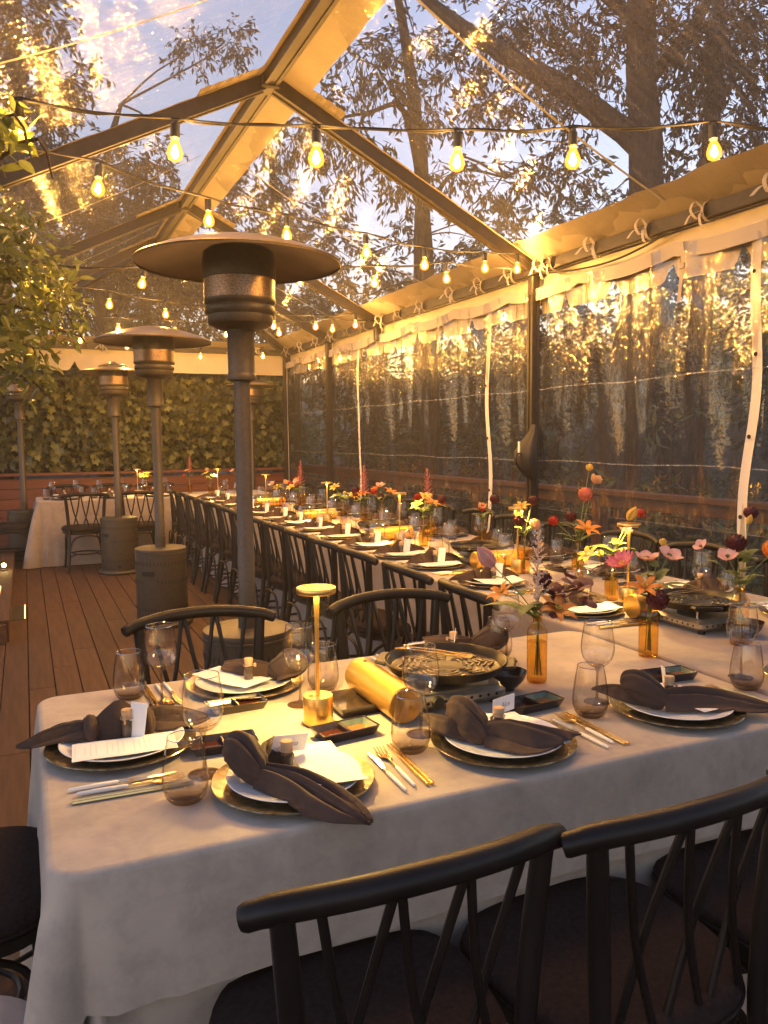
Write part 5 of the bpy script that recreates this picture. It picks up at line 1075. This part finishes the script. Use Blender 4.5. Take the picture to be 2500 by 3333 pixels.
setting('front edge, second place from the rounded corner', 0.958, 1.495, 0, nap_C, 0, menu_t=(0.050, -0.005, 0.05), dish=(dish_a, 0.207, 0.183, DL, 0.10), glassj=(-0.136, 0.142, -0.203, 0.06), skip=('card',), nap_label='brown knotted velvet napkin with blunt tail, second front plate')
setting('front edge, third place from the rounded corner', 1.473, 1.500, 0, nap_D, 2, menu_t=(0.045, 0.02, 0.1), dish=(dish_a, 0.181, 0.217, DL, -0.1), glassj=(-0.131, 0.145, -0.215, 0.067), nap_label='brown knotted velvet napkin with wide tail, third front plate')
setting('front edge, farthest right', 2.03, 1.50, 0, nap_B, 2, z=T + 0.002, glassj=(-0.181, 0.137, -0.254, 0.053))
setting('left end of the near table', 0.172, 1.849, -PI / 2, nap_A, 2, menu_t=(0.062, 0.0, -0.06), dish=(dish_b, 0.10, 0.208, DL, 1.5), glassj=(-0.27, 0.13, -0.36, 0.06), jit=0.004, nap_label='brown velvet napkin folded to a peak, left table end')
setting('back edge, beyond the closest brass lamp', 0.539, 2.175, PI, nap_F, 0, menu_t=(0.035, -0.01, 0.5), dish=(dish_b, 0.068, 0.177, DL, 0.05), glassj=(-0.092, 0.215, -0.189, 0.123), skip=('card',))
setting('back edge, beyond the grill pan', 1.20, 2.175, PI, nap_F, 1, glassj=(-0.140, 0.100, -0.135, 0.06), jit=0.006)
# place cards with handwriting on the two nearest plates
def place_name(txt, label, x, y, z, rz, tilt, size):
    o = bpy.data.objects.new('place_card', card); link(o); o.location = (x, y, z); o.rotation_euler = (tilt, 0, rz); tag(o, label, 'place card', 'white place cards')
    c = bpy.data.curves.new('handwriting', 'FONT'); c.body = txt; c.size = size; c.shear = 0.35; c.align_x = 'CENTER'; c.extrude = 0.0001; c.materials.append(M['ink'])
    tmp = bpy.data.objects.new('handwriting_curve', c); me = bpy.data.meshes.new_from_object(tmp); bpy.data.objects.remove(tmp)
    t = part('handwriting', me, o); return o, t
o, t_ = place_name('Alice', 'white place card reading Alice, standing beside the corked vial', 0.992, 1.545, T + 0.030, 0.35, -0.15, 0.017)
o.rotation_euler = (-0.10, PI / 2 + 0.05, 0.30); o.location = (0.955, 1.535, T + 0.075); t_.rotation_euler = (PI / 2, -PI / 2, 0); t_.location = (0.006, -0.0006, 0.050)
o, t_ = place_name('Ana', 'white place card reading Ana, tilted against the vial on the front plate', 0.455, 1.52, T + 0.03, 0.2, -0.5, 0.016)
o.rotation_euler = (-0.75, PI / 2 + 0.25, -0.45); o.location = (0.436, 1.545, T + 0.072); t_.rotation_euler = (PI / 2, -PI / 2, 0); t_.location = (0.006, -0.0006, 0.052)
yl_p = [2.53, 3.20, 3.78, 4.20, 4.66, 5.18, 5.70, 6.18, 6.64, 7.16, 7.68, 8.2, 8.72, 9.25]
for i, y in enumerate(yl_p):
    setting('%s place along the long table\'s aisle side' % ORD[i], 1.985, y, -PI / 2, nap_rows[i % 3], i % 3, z=T + 0.002, cut=i < 9, dish=(dish_b, 0.19, 0.20, DL, 0.1) if i in (1, 3, 5) else None, glassj=(-0.15 + rnd.uniform(-.02, .02), 0.17, -0.21, 0.12), skip=('card',) if i == 0 else ())
yr_p = [2.10, 2.62, 3.2, 3.8, 4.4, 4.98, 5.55, 6.12, 6.7, 7.3, 7.9, 8.5, 9.1]
for i, y in enumerate(yr_p):
    setting('%s place along the long table\'s railing side' % ORD[i], 2.70, y, PI / 2, nap_rows[(i + 1) % 3], i % 3, z=T + 0.002, cut=i < 4, dish=(dish_b, 0.19, 0.20, DL, 0.1) if i in (1, 2) else None, skip=('card',))
for i, x in enumerate((0.42, 0.95, 1.48)): setting('%s place along the far table\'s front' % ORD[i], x, 10.12, 0, nap_rows[i], i, cut=False, skip=('card',))
for i, x in enumerate((0.42, 0.95, 1.48)): setting('%s place along the far table\'s bench side' % ORD[i], x, 10.60, PI, nap_rows[2 - i], i, cut=False, skip=('card',))
spawn(dish_b, 'long two-part black dish on the long table before the amber bottle', (2.114, 2.50, T + 0.002), 0.15, 'black sauce dishes')
spawn(dish_sq, 'square black glazed dish between the brass lamp and the gold canister', (0.757, 1.880, T), 0.05, 'black sauce dishes')

# ================================================================== TABLE LAMPS
def lamp_kit():
    P = []
    b = MB(); b.lathe([(0, 0), (0.034, 0), (0.0362, 0.002), (0.0365, 0.004), (0.0365, 0.069), (0.0355, 0.0715), (0, 0.072)], 36); bt = MB(); bt.lathe([(0, 0.072), (0.0065, 0.072), (0.0065, 0.0745), (0, 0.075)], 14, c=(-0.016, -0.012, 0)); P.append(('lamp_base', b.mesh('lamp_base', 'brass'), [('button', bt.mesh('button', 'goldmetal'))]))
    b = MB(); b.lathe([(0.0052, 0.072), (0.0052, 0.24), (0.0065, 0.29), (0.0072, 0.322)], 16); P.append(('stem', b.mesh('stem', 'brass'), []))
    b = MB(); b.lathe([(0.040, 0.324), (0.047, 0.3235), (0.048, 0.325), (0.048, 0.336), (0.0468, 0.3378), (0, 0.338)], 40); P.append(('lamp_head', b.mesh('lamp_head', 'brass'), []))
    b = MB(); b.lathe([(0.0075, 0.3235), (0.040, 0.3235)], 32); P.append(('light_panel', b.mesh('light_panel', 'led', smooth=False), []))
    return ('table_lamp', 'table lamp', None, P)
LK = lamp_kit()
ll = bpy.data.lights.new('lamp_light', 'AREA'); ll.shape = 'DISK'; ll.size = 0.07; ll.energy = LAMP_W; ll.color = LAMP_C
for lab, x, y in (('slim brass table lamp, the tall one closest, beside the gold canister', 0.628, 1.811), ('brass table lamp beside the amber bottle with bright yellow tulip', 2.247, 2.571), ('brass table lamp behind the red and yellow bouquet before the post', 2.275, 3.425),
                  ('brass table lamp, fourth along the long table', 2.22, 4.72), ('brass table lamp, fifth along the long table', 2.24, 6.15), ('brass table lamp, sixth along the long table, behind the heater pole', 2.22, 7.9), ('brass table lamp at the far end of the long table', 2.15, 9.8), ('brass table lamp with yellow flowers on the far table', 1.27, 10.36)):
    r = spawn(LK, lab, (x, y, T + (0.002 if x > 1.79 else 0)), -0.4, 'slim brass table lamps'); lo = bpy.data.objects.new('lamp_light', ll); link(lo, r.children[-1]); lo.location = (0, 0, 0.3215)

# ================================================================== STOVES, GRILL PANS, BOWLS
def stove_kit():
    P = []
    b = MB(); b.box((0, 0, 0.030), (0.272, 0.235, 0.036), bev=0.022); b.box((0, 0, 0.0505), (0.250, 0.215, 0.006), bev=0.018); P.append(('stove_body', b.mesh('stove_body', 'burner', angle=30), []))
    h = MB()
    for k in range(9): h.lathe([(0, -0.0004), (0.004, -0.0004), (0.004, 0.0006), (0, 0.0007)], 8, c=(0, 0, 0)); v = h.v[-34:] if False else None
    h = MB()
    for side, ln in ((0, 9), (1, 8)):
        for k in range(ln):
            t = (k / (ln - 1) - 0.5) * 0.20; d = MB(); d.lathe([(0, 0), (0.0042, 0), (0.0042, 0.001), (0, 0.001)], 8)
            R3 = Matrix.Rotation(PI / 2, 3, 'X') if side == 0 else Matrix.Rotation(PI / 2, 3, 'Y'); off = Vector((t, -0.1172, 0.030)) if side == 0 else Vector((0.1355, t * 0.9, 0.030))
            h.add([R3 @ Vector(p) + off for p in d.v], d.f)
    P.append(('vent_holes', h.mesh('vent_holes', 'bronze_dark', smooth=False), []))
    c = MB(); pr = []
    c.tube([(-0.178, -0.150, 0.048), (-0.178, -0.147, 0.048), (-0.178, 0.140, 0.048), (-0.178, 0.143, 0.048)], [0.043, 0.0455, 0.0455, 0.043], 32); can = c.mesh('canister_cover', 'gold')
    hol = MB(); hol.lathe([(0, 0.0), (0.006, 0), (0.006, 0.0006), (0, 0.0006)], 12, c=(-0.178, 0.105, 0.0933)); P.append(('canister_cover', can, [('finger_hole', hol.mesh('finger_hole', 'bronze_dark'))]))
    b = MB(); b.lathe([(0, 0.054), (0.045, 0.054), (0.047, 0.058), (0.045, 0.064), (0.03, 0.067), (0, 0.066)], 28); P.append(('burner_ring', b.mesh('burner_ring', 'steel'), []))
    for k in range(4):
        a = PI / 4 + k * PI / 2; R3 = Matrix.Rotation(a, 3, 'Z'); b = MB(); b.box(R3 @ Vector((0.098, 0, 0.064)), (0.060, 0.006, 0.022), R3); P.append(('trivet_arm', b.mesh('trivet_arm', 'steel', smooth=False), []))
    b = MB(); d = MB(); d.lathe([(0, 0), (0.016, 0), (0.015, 0.014), (0, 0.016)], 18); b.add([Matrix.Rotation(PI / 2, 3, 'X') @ Vector(p) + Vector((-0.075, -0.117, 0.032)) for p in d.v], d.f); P.append(('knob', b.mesh('knob', 'black_plastic'), []))
    for sx in (-1, 1):
        for sy in (-1, 1): b = MB(); b.lathe([(0, 0), (0.013, 0), (0.014, 0.013), (0, 0.013)], 12, c=(sx * 0.11, sy * 0.09, 0)); P.append(('foot', b.mesh('foot', 'black_plastic'), []))
    return ('gas_stove', 'gas stove', None, P)
SK = stove_kit()
def pan_kit():
    P = []
    b = MB(); b.lathe([(0, 0), (0.135, 0), (0.150, 0.004), (0.163, 0.024), (0.166, 0.029), (0.1635, 0.0305), (0.159, 0.028), (0.146, 0.010), (0.13, 0.007), (0, 0.0105)], 64); P.append(('pan_body', b.mesh('pan_body', 'iron'), []))
    rg = MB()
    for s in range(8):
        R3 = Matrix.Rotation(s / 8 * 2 * PI + 0.2, 3, 'Z')
        for k in range(5):
            r0 = 0.052 + k * 0.0155
            for sg in (-1, 1):
                hl = 0.012 + 0.0045 * k; R4 = R3 @ Matrix.Rotation(sg * 0.85, 3, 'Z'); p = R3 @ Vector((r0 + hl * 0.3, sg * hl * 0.55, 0.0108)); rg.box(p, (hl * 1.25, 0.0042, 0.0042), R3 @ Matrix.Rotation(-sg * 0.95, 3, 'Z'))
    P.append(('grill_ridges', rg.mesh('grill_ridges', 'iron_edge', smooth=False), []))
    for a in (-0.95, 2.19):
        R3 = Matrix.Rotation(a, 3, 'Z'); b = MB(); b.loft([[R3 @ Vector((x, y, z)) for x, y, z in ((0.155, -w, zz - .005), (0.155 + e, -w * .75, zz - .004), (0.155 + e, w * .75, zz - .004), (0.155, w, zz - .005))] for w, e, zz in ((0.055, 0.028, 0.022), (0.058, 0.032, 0.026), (0.054, 0.028, 0.031))]); P.append(('ear_handle', b.mesh('ear_handle', 'iron'), []))
    return ('grill_pan', 'grill pan', None, P)
PK = pan_kit()
def tongs_kit():
    P = []
    for s in (-1, 1):
        b = MB(); pth = smooth_path([(-0.10, 0.0, 0.010), (-0.06, s * 0.010, 0.013), (0.02, s * 0.014, 0.010), (0.09, s * 0.010, 0.004), (0.115, s * 0.009, 0.002)], 4)
        b.loft([[p + Vector((0, -w, -.0008)), p + Vector((0, w, -.0008)), p + Vector((0, w, .0008)), p + Vector((0, -w, .0008))] for p, w in [(p, 0.0045 + 0.004 * max(0, (i - 10) / 6)) for i, p in enumerate(pth)]]); P.append(('arm', b.mesh('arm', 'goldmetal'), []))
    return ('tongs', 'tongs', None, P)
TK = tongs_kit()
bowl_me = lathe_me('bowl', 'black_glaze', [(0, 0.0), (0.024, 0), (0.025, 0.006), (0.034, 0.012), (0.050, 0.030), (0.057, 0.050), (0.0585, 0.0525), (0.056, 0.052), (0.048, 0.032), (0.03, 0.016), (0, 0.013)], 36)
def bowl(label, x, y, z): o = bpy.data.objects.new('bowl', bowl_me); link(o); o.location = (x, y, z); tag(o, label, 'bowl', 'small black bowls')
def grill(lab, x, y, rz, z, tr, px=0.0, py=0.0):
    spawn(SK, 'tabletop gas stove with gold canister cover, ' + lab, (x, y, z), rz, 'tabletop gas stoves'); spawn(PK, 'round cast-iron grill pan with chevron ridges, ' + lab, (x + px, y + py, z + 0.0755), rz + 0.35, 'round grill pans')
    spawn(TK, 'gold tongs resting across the grill pan, ' + lab, (x + px - 0.02, y + py + 0.05, z + 0.0755 + 0.0295), tr, 'gold serving tongs')
grill('centre of the near table', 0.995, 1.858, 0.0, T, -0.75, 0.012, 0.0)
grill('near corner of the long table', 2.225, 2.175, -PI / 2, T + 0.002, 0.2)
grill('third along, beside the gold tube', 2.27, 3.79, PI / 2, T + 0.002, 0.3)
grill('fourth along the long table', 2.25, 5.10, PI / 2, T + 0.002, 0.1)
grill('fifth along the long table', 2.27, 6.62, PI / 2, T + 0.002, 0.4)
grill('sixth along the long table', 2.27, 8.1, PI / 2, T + 0.002, 0.2)
bowl('small black bowl right of the near grill pan', 1.185, 1.838, T); bowl('small black bowl by the corner grill, right of the wine glass', 2.25, 1.975, T + 0.002)

# ================================================================== BOTTLES AND FLOWERS
def bottle_kit(h, r):
    k = h / 0.19; P = []
    b = MB(); b.lathe([(0, 0.001), (r * 0.8, 0.001), (r * 0.97, 0.004), (r, 0.010), (r, 0.140 * k), (r * 0.95, 0.152 * k), (r * 0.72, 0.163 * k), (r * 0.5, 0.170 * k), (r * 0.44, 0.176 * k), (r * 0.44, 0.187 * k), (r * 0.52, 0.189 * k), (r * 0.52, 0.192 * k), (r * 0.40, 0.192 * k), (r * 0.40, 0.175 * k)], 32); P.append(('glass_body', b.mesh('glass_body', 'amber'), []))
    b = MB(); b.lathe([(0, 0.006), (r * 0.90, 0.006), (r * 0.93, 0.012), (r * 0.93, 0.118 * k), (0, 0.118 * k)], 28); P.append(('water', b.mesh('water', 'amberwater'), []))
    return ('amber_bottle', 'bottle vase', None, P)
BK = {1: bottle_kit(0.19, 0.0285), 2: bottle_kit(0.18, 0.030), 3: bottle_kit(0.155, 0.028), 4: bottle_kit(0.21, 0.028)}
def petal(b, base, d, n, L, W_, cup, mi, curl=0.0, tip=1.0, seg=4):
    d = d.normalized(); n = (n - d * n.dot(d)).normalized(); s = d.cross(n)
    def fn(u, v):
        w = W_ * (sin(PI * min(0.97, 0.10 + 0.85 * u)) ** (0.7 * tip)) * (1 if u < 1 else 0.2); a = (v - 0.5) * 2
        return base + d * (L * u) + s * (w * a) + n * (cup * L * (u * u) * 1.0 - curl * L * u ** 3 + 0.25 * cup * W_ * a * a + 0.02 * L * sin(a * 4 + u * 5))
    b.grid(fn, seg, 4, mi)
def ball_flower(name, r, mat, layers=5):
    b = MB()
    for k in range(layers):
        el = lerp(1.35, -0.25, k / (layers - 1)); m = int(4 + k * 2.2)
        for j in range(m):
            a = j / m * 2 * PI + k * 0.7; out = Vector((cos(a) * cos(el), sin(a) * cos(el), sin(el))); up = Vector((cos(a) * -sin(el), sin(a) * -sin(el), cos(el)))
            petal(b, out * r * 0.5 - up * r * 0.40, (up * 0.9 + out * 0.5), -out, r * 1.0, r * 0.45, 0.35, 0, 0.0, 1.0, 3)
    return b.mesh(name, mat, smooth=True, angle=80)
def open_flower(name, r, n, W_, mat, cup=0.25, curl=0.35, tip=1.0, core='p_yellow', tilt=0.5):
    b = MB()
    for j in range(n):
        a = j / n * 2 * PI + rnd.uniform(-.1, .1); out = Vector((cos(a), sin(a), 0)); petal(b, out * r * 0.06, out * cos(tilt) + Vector((0, 0, sin(tilt))), Vector((0, 0, 1)), r * rnd.uniform(0.9, 1.08), W_ * r, cup, 0, curl, tip, 5)
    for j in range(7):
        a = j / 7 * 2 * PI; b.tube([(0, 0, 0), (cos(a) * r * 0.16, sin(a) * r * 0.16, r * 0.30)], [r * 0.03, r * 0.05], 4, 1)
    return b.mesh(name, mat, core, angle=80)
def tulip_me(mat, L=0.055):
    b = MB()
    for k in range(2):
        for j in range(3):
            a = j / 3 * 2 * PI + k * 1.05; out = Vector((cos(a), sin(a), 0)); petal(b, out * 0.004, Vector((0, 0, 1)) + out * 0.38, -out, L * (1 - 0.06 * k), L * 0.30, 0.42, 0, 0.0, 1.0, 5)
    return b.mesh('blossom', mat, angle=80)
def plume_me(mat, H=0.13, Wd=0.032, n=230):
    b = MB(); b.tube([(0, 0, 0), (0, 0, H * 0.6), (0.004, 0, H)], [0.0016, 0.0012, 0.0006], 5)
    for k in range(34):
        t = k / 34; z = H * (0.05 + 0.93 * t); a = k * 2.4; L = Wd * (1 - t) ** 0.75 + 0.004; d = Vector((cos(a), sin(a), 0.75)).normalized(); p0 = Vector((0, 0, z - L * 0.3))
        m = max(3, int(L / 0.0035))
        for j in range(m):
            p = p0 + d * (L * (j + 0.6) / m) + Vector((rnd.gauss(0, .0012), rnd.gauss(0, .0012), rnd.gauss(0, .0012))); s = rnd.uniform(0.0018, 0.0032) * (1.15 - 0.5 * j / m)
            b.add([p + Vector(q) * s for q in ((1, 0, 0), (-1, 0, 0), (0, 1, 0), (0, -1, 0), (0, 0, 1.3), (0, 0, -1.3))], [[0, 2, 4], [2, 1, 4], [1, 3, 4], [3, 0, 4], [2, 0, 5], [1, 2, 5], [3, 1, 5], [0, 3, 5]])
    return b.mesh('blossom', mat, angle=20)
def leaf_me(L, W_, mat='green', droop=0.3):
    b = MB(); petal(b, Vector((0, 0, 0)), Vector((0.75, 0, 0.6)), Vector((-0.6, 0, 0.75)), L, W_, -0.15, 0, droop, 0.8, 7); return b.mesh('leaf', mat, angle=80)
FL = {
 'ranunculus_wine': (ball_flower('blossom', 0.030, 'p_wine'), 'dark wine-red ranunculus', None), 'ranunculus_red': (ball_flower('blossom', 0.024, 'p_red'), 'bright red ranunculus', None),
 'ranunculus_coral': (ball_flower('blossom', 0.029, 'p_coral'), 'coral pink ranunculus', None), 'rose_peach': (ball_flower('blossom', 0.026, 'p_peach', 4), 'peach rose', None),
 'lily_orange': (open_flower('blossom', 0.046, 6, 0.20, 'p_orange', 0.35, 0.65, 0.7), 'spiky orange lily', None), 'lily_yellow': (open_flower('blossom', 0.042, 6, 0.22, 'p_yellow', 0.30, 0.6, 0.7), 'spiky yellow lily', None),
 'poppy_orange': (open_flower('blossom', 0.036, 5, 0.55, 'p_orange', 0.45, 0.1, 1.3, 'p_yellow', 0.55), 'orange poppy', None), 'poppy_peach': (open_flower('blossom', 0.032, 5, 0.55, 'p_peach', 0.5, 0.1, 1.3, 'p_yellow', 0.6), 'peach poppy', None),
 'daisy_magenta': (open_flower('blossom', 0.045, 16, 0.16, 'p_magenta', 0.30, 0.1, 0.6, 'p_yellow', 0.45), 'magenta and white striped bloom', None), 'hellebore': (open_flower('blossom', 0.034, 5, 0.48, 'p_pink', 0.35, 0.15, 0.9, 'green', 0.35), 'pale pink hellebore', None),
 'tulip_pink': (tulip_me('p_pink'), 'pink closed tulip', None), 'tulip_yellow': (tulip_me('p_yellow', 0.05), 'yellow tulip bud', None), 'astilbe_pink': (plume_me('p_astilbe', 0.16, 0.036), 'tall pink astilbe plume', None), 'astilbe_cream': (plume_me('p_cream', 0.17, 0.045), 'cream astilbe plume', None),
 'bud_yellow': (ball_flower('blossom', 0.014, 'p_yellow', 3), 'small yellow bud', None),
}
leaf_g = [leaf_me(0.085, 0.017), leaf_me(0.12, 0.020, 'green', 0.5), leaf_me(0.05, 0.016)]
leaf_p = leaf_me(0.042, 0.018, 'p_purple', 0.2)
RI, FW = Vector((0.913, -0.408, 0)), Vector((0.408, 0.913, 0))      # across / away as the guests facing the long table see it
def flower(kind, where, base, top, d, lv=(), sc=1.0, lean=None, dup_lab=''):
    """one stem standing in a bottle: stem, blossom, leaves"""
    me, lab, _ = FL[kind]; B_ = Vector(base); Tp = Vector(top)
    r = thing(kind.split('_')[0], ' '.join(('%s%s, %s' % (dup_lab, lab, where)).split()[:16]), 'flower', base, 0, 'cut flowers in amber bottles')
    neck = Vector((rnd.uniform(-.004, .004), rnd.uniform(-.004, .004), 0.185)); foot = Vector((rnd.uniform(-.012, .012), rnd.uniform(-.012, .012), 0.02)); tp = Tp - B_
    P = smooth_path([foot, foot.lerp(neck, 0.6), neck, neck.lerp(tp, 0.5) + Vector((0, 0, 0.012)), tp], 4); b = MB(); b.tube(P, 0.0017 * sc, 6); part('stem', b.mesh('stem', 'stem'), r)
    o = part('blossom', me, r); q = Vector(d).normalized().to_track_quat('Z', 'Y'); o.matrix_basis = Matrix.Translation(tp) @ q.to_matrix().to_4x4() @ Matrix.Scale(sc * 1.22, 4)
    for (li, t, az, s) in lv:
        p = P[int(t * (len(P) - 1))]; l = part('leaf', leaf_g[li] if li >= 0 else leaf_p, r); l.matrix_basis = Matrix.Translation(p) @ Matrix.Rotation(az, 4, 'Z') @ Matrix.Scale(s, 4)
    return r
def bouquet(where, x, y, z, kind, stems):
    spawn(BK[kind], 'amber glass ' + where, (x, y, z), rnd.uniform(0, 6), 'amber bottle vases'); cnt = {}
    for st_ in stems:
        k, a, h, dpt = st_[:4]; lv = tuple(st_[4] if len(st_) > 4 else ()) + ((rnd.choice([0, 2, 2]), rnd.uniform(0.6, 0.85), rnd.uniform(0, 6), rnd.uniform(0.7, 1.0)), (2, rnd.uniform(0.55, 0.7), rnd.uniform(0, 6), rnd.uniform(0.7, 1.1))); sc = st_[5] if len(st_) > 5 else 1.0
        p = Vector((x, y, z)) + RI * a + FW * dpt + Vector((0, 0, h)); d = RI * (a * 4) + FW * (dpt * 3 - 0.25) + Vector((0, 0, 0.6)); cnt[k] = cnt.get(k, 0) + 1
        n_ = sum(1 for q in stems if q[0] == k); pre = '' if n_ == 1 else (('lower ' if h <= min(q[1 + 1] for q in stems if q[0] == k) else 'upper ') if n_ == 2 else '')
        flower(k, where, (x, y, z), p, d if 'plume' not in FL[k][1] else RI * a + Vector((0, 0, 0.6)), lv, sc, dup_lab=pre)
w1 = 'bottle with the cream plume at the table bend'
bouquet(w1, 1.301, 1.857, T, 1, [('tulip_pink', -0.125, 0.335, 0.0, ((1, 0.55, 2.2, 1.2), (1, 0.6, -2.4, 1.0)), 1.05), ('astilbe_cream', 0.002, 0.235, 0.01, (), 1.0), ('lily_orange', 0.045, 0.215, -0.04, ((0, 0.6, 3.3, 1.0),), 1.0), ('lily_orange', -0.095, 0.250, 0.03, (), 0.8), ('ranunculus_wine', 0.02, 0.285, 0.04, (), 0.9)])
r = thing('purple_branch', 'branch of purple round leaves in the ' + w1, 'branch', (1.301, 1.857, T), 0, 'cut flowers in amber bottles')
P = smooth_path([(0.004, 0.0, 0.03), (0.004, 0, 0.185), RI * 0.06 + Vector((0, 0.03, 0.235)), RI * 0.13 + Vector((0, 0.05, 0.255)), RI * 0.20 + Vector((0, 0.06, 0.235))], 6); b = MB(); b.tube(P, 0.0018, 6); part('stem', b.mesh('stem', 'p_purple'), r)
for k in range(22):
    p = P[min(len(P) - 1, 10 + k % 15)]; l = part('leaf', leaf_p, r); l.matrix_basis = Matrix.Translation(Vector(p) + Vector((rnd.gauss(0, .012), rnd.gauss(0, .012), rnd.gauss(0, .016)))) @ Matrix.Rotation(k * 2.4, 4, 'Z') @ Matrix.Rotation(rnd.uniform(-0.6, 0.6), 4, 'X') @ Matrix.Scale(rnd.uniform(0.8, 1.2), 4)
bouquet('bottle with the dark red ball bloom at the cloth seam', 1.77, 1.926, T, 2, [('daisy_magenta', -0.075, 0.285, 0.03, (), 1.0), ('lily_orange', -0.025, 0.225, -0.03, (), 0.95), ('ranunculus_wine', 0.006, 0.188, -0.055, (), 1.15), ('hellebore', 0.055, 0.315, 0.0, ((0, 0.7, 0.4, 1.0),), 1.1), ('hellebore', 0.005, 0.30, 0.05, ((1, 0.62, -0.5, 1.1),), 1.0), ('bud_yellow', 0.045, 0.36, 0.02, ((2, 0.75, 1.2, 1.0),), 0.9)])
bouquet('short bottle with the lit yellow tulip beside the corner lamp', 2.239, 2.663, T + 0.002, 3, [('tulip_yellow', 0.06, 0.345, -0.02, ((1, 0.55, 0.2, 1.1), (1, 0.6, 2.6, 0.9)), 1.0), ('lily_yellow', -0.105, 0.195, -0.02, (), 1.0), ('bud_yellow', -0.05, 0.20, 0.0, (), 1.2), ('ranunculus_red', 0.12, 0.365, 0.02, (), 0.85), ('daisy_magenta', 0.055, 0.285, 0.03, (), 0.75)])
bouquet('tall bottle with the coral bloom before the railing post', 2.336, 3.016, T + 0.002, 4, [('ranunculus_coral', 0.03, 0.42, 0.0, ((0, 0.72, 2.2, 0.9),), 1.15), ('poppy_peach', 0.075, 0.475, 0.02, (), 1.1), ('bud_yellow', 0.055, 0.545, 0.03, (), 1.3), ('ranunculus_red', -0.115, 0.30, -0.01, (), 1.0), ('ranunculus_wine', -0.03, 0.315, 0.02, (), 0.9), ('lily_orange', 0.03, 0.265, -0.04, ((0, 0.66, -0.3, 1.1),), 1.1)])
bouquet('bottle with the yellow poppy at the right edge of the photo', 2.133, 1.900, T + 0.002, 1, [('poppy_orange', 0.075, 0.295, -0.02, ((1, 0.6, 0.2, 0.9),), 1.2), ('ranunculus_wine', -0.02, 0.335, 0.0, (), 1.1), ('tulip_yellow', 0.03, 0.40, 0.03, (), 0.5), ('hellebore', -0.125, 0.325, 0.02, (), 0.7), ('hellebore', -0.055, 0.295, -0.02, ((2, 0.7, 3.4, 1.3), (2, 0.6, 2.4, 1.2)), 0.9), ('ranunculus_wine', 0.05, 0.43, 0.06, (), 0.8)])
bouquet('bottle of red, yellow and peach blooms by the third lamp', 2.299, 3.40, T + 0.002, 1, [('ranunculus_wine', 0.045, 0.365, 0.02, (), 0.9), ('ranunculus_wine', -0.03, 0.265, -0.02, (), 1.0), ('rose_peach', 0.045, 0.25, -0.03, ((2, 0.7, 0.5, 1.2),), 1.15), ('lily_yellow', -0.015, 0.34, 0.0, (), 0.9), ('bud_yellow', -0.035, 0.31, -0.02, (), 1.4)])
fk = list(FL)
def mixed(where, x, y, kinds, tall=None, z=T + 0.002):
    sts = [(k, rnd.uniform(-0.09, 0.09), rnd.uniform(0.22, 0.32), rnd.uniform(-0.05, 0.05), ((rnd.choice([0, 1, 2]), 0.65, rnd.uniform(0, 6), 1.0),), 1.0) for k in kinds]
    if tall: sts.append((tall, rnd.uniform(-0.02, 0.03), 0.27, 0.0, (), 1.15))
    bouquet(where, x, y, z, rnd.choice([1, 2]), sts)
mixed('bottle with yellow lilies near the fourth lamp', 2.308, 4.55, ['lily_yellow', 'lily_orange', 'ranunculus_red', 'bud_yellow'])
mixed('bottle with the tall pink plume right of the fourth lamp', 2.46, 4.74, ['lily_yellow', 'ranunculus_wine', 'rose_peach', 'ranunculus_red'], 'astilbe_pink')
mixed('bottle with white bloom beside the third stove', 2.50, 4.15, ['poppy_peach', 'ranunculus_red', 'ranunculus_wine'])
mixed('bottle glowing yellow left of the fifth lamp', 2.303, 5.95, ['lily_yellow', 'bud_yellow', 'lily_yellow', 'ranunculus_wine'])
mixed('bottle with red plume behind the tall wine glasses', 2.33, 5.60, ['ranunculus_wine', 'ranunculus_red', 'lily_orange'], 'astilbe_pink')
mixed('bottle with orange poppies right of the red plume', 2.55, 5.75, ['poppy_orange', 'lily_orange', 'hellebore', 'ranunculus_wine'])
mixed('bottle of pale lilies behind the heater pole', 2.25, 7.45, ['lily_yellow', 'hellebore', 'poppy_peach'])
mixed('bottle of faded dark blooms by the wall corner', 2.52, 7.65, ['ranunculus_wine', 'hellebore', 'ranunculus_coral', 'poppy_orange'])
mixed('bottle with the far pink plume right of the heater pole', 2.30, 7.10, ['lily_yellow', 'ranunculus_red'], 'astilbe_pink')
mixed('bottle of white lilies at the far corner of the tables', 2.05, 9.75, ['lily_yellow', 'poppy_peach', 'lily_yellow'])
mixed('bottle with round pink bloom at the far end', 2.45, 9.95, ['hellebore', 'ranunculus_coral', 'hellebore', 'poppy_peach'])
mixed('bottle of bright yellow blooms on the far table', 1.38, 10.38, ['lily_yellow', 'poppy_orange', 'lily_yellow', 'bud_yellow'], z=T)
mixed('bottle with the orange plume on the far table', 1.93, 10.45, ['lily_yellow', 'ranunculus_red'], 'astilbe_pink')
for o in bpy.data.objects:
    if o.type == 'MESH' and o.parent is None and 'category' not in o and 'kind' not in o: o['kind'] = 'structure'

# ================================================================== added haze box, stands in for the warm lens veil
hb = MB(); hb.box((0, 0, 2.75), (290, 290, 14.1)); hz_me = bpy.data.meshes.new('haze'); hz_me.from_pydata(hb.v, [], hb.f)
hm, ht, ho = nt('added glow haze'); pv = ht.nodes.new("ShaderNodeVolumePrincipled"); pv.inputs['Density'].default_value = 0.005; pv.inputs['Color'].default_value = (0.95, 0.93, 0.88, 1); pv.inputs['Anisotropy'].default_value = 0.55
ht.links.new(pv.outputs[0], ho.inputs['Volume']); hz_me.materials.append(hm)
haze = bpy.data.objects.new('haze', hz_me); link(haze); haze['kind'] = 'stuff'
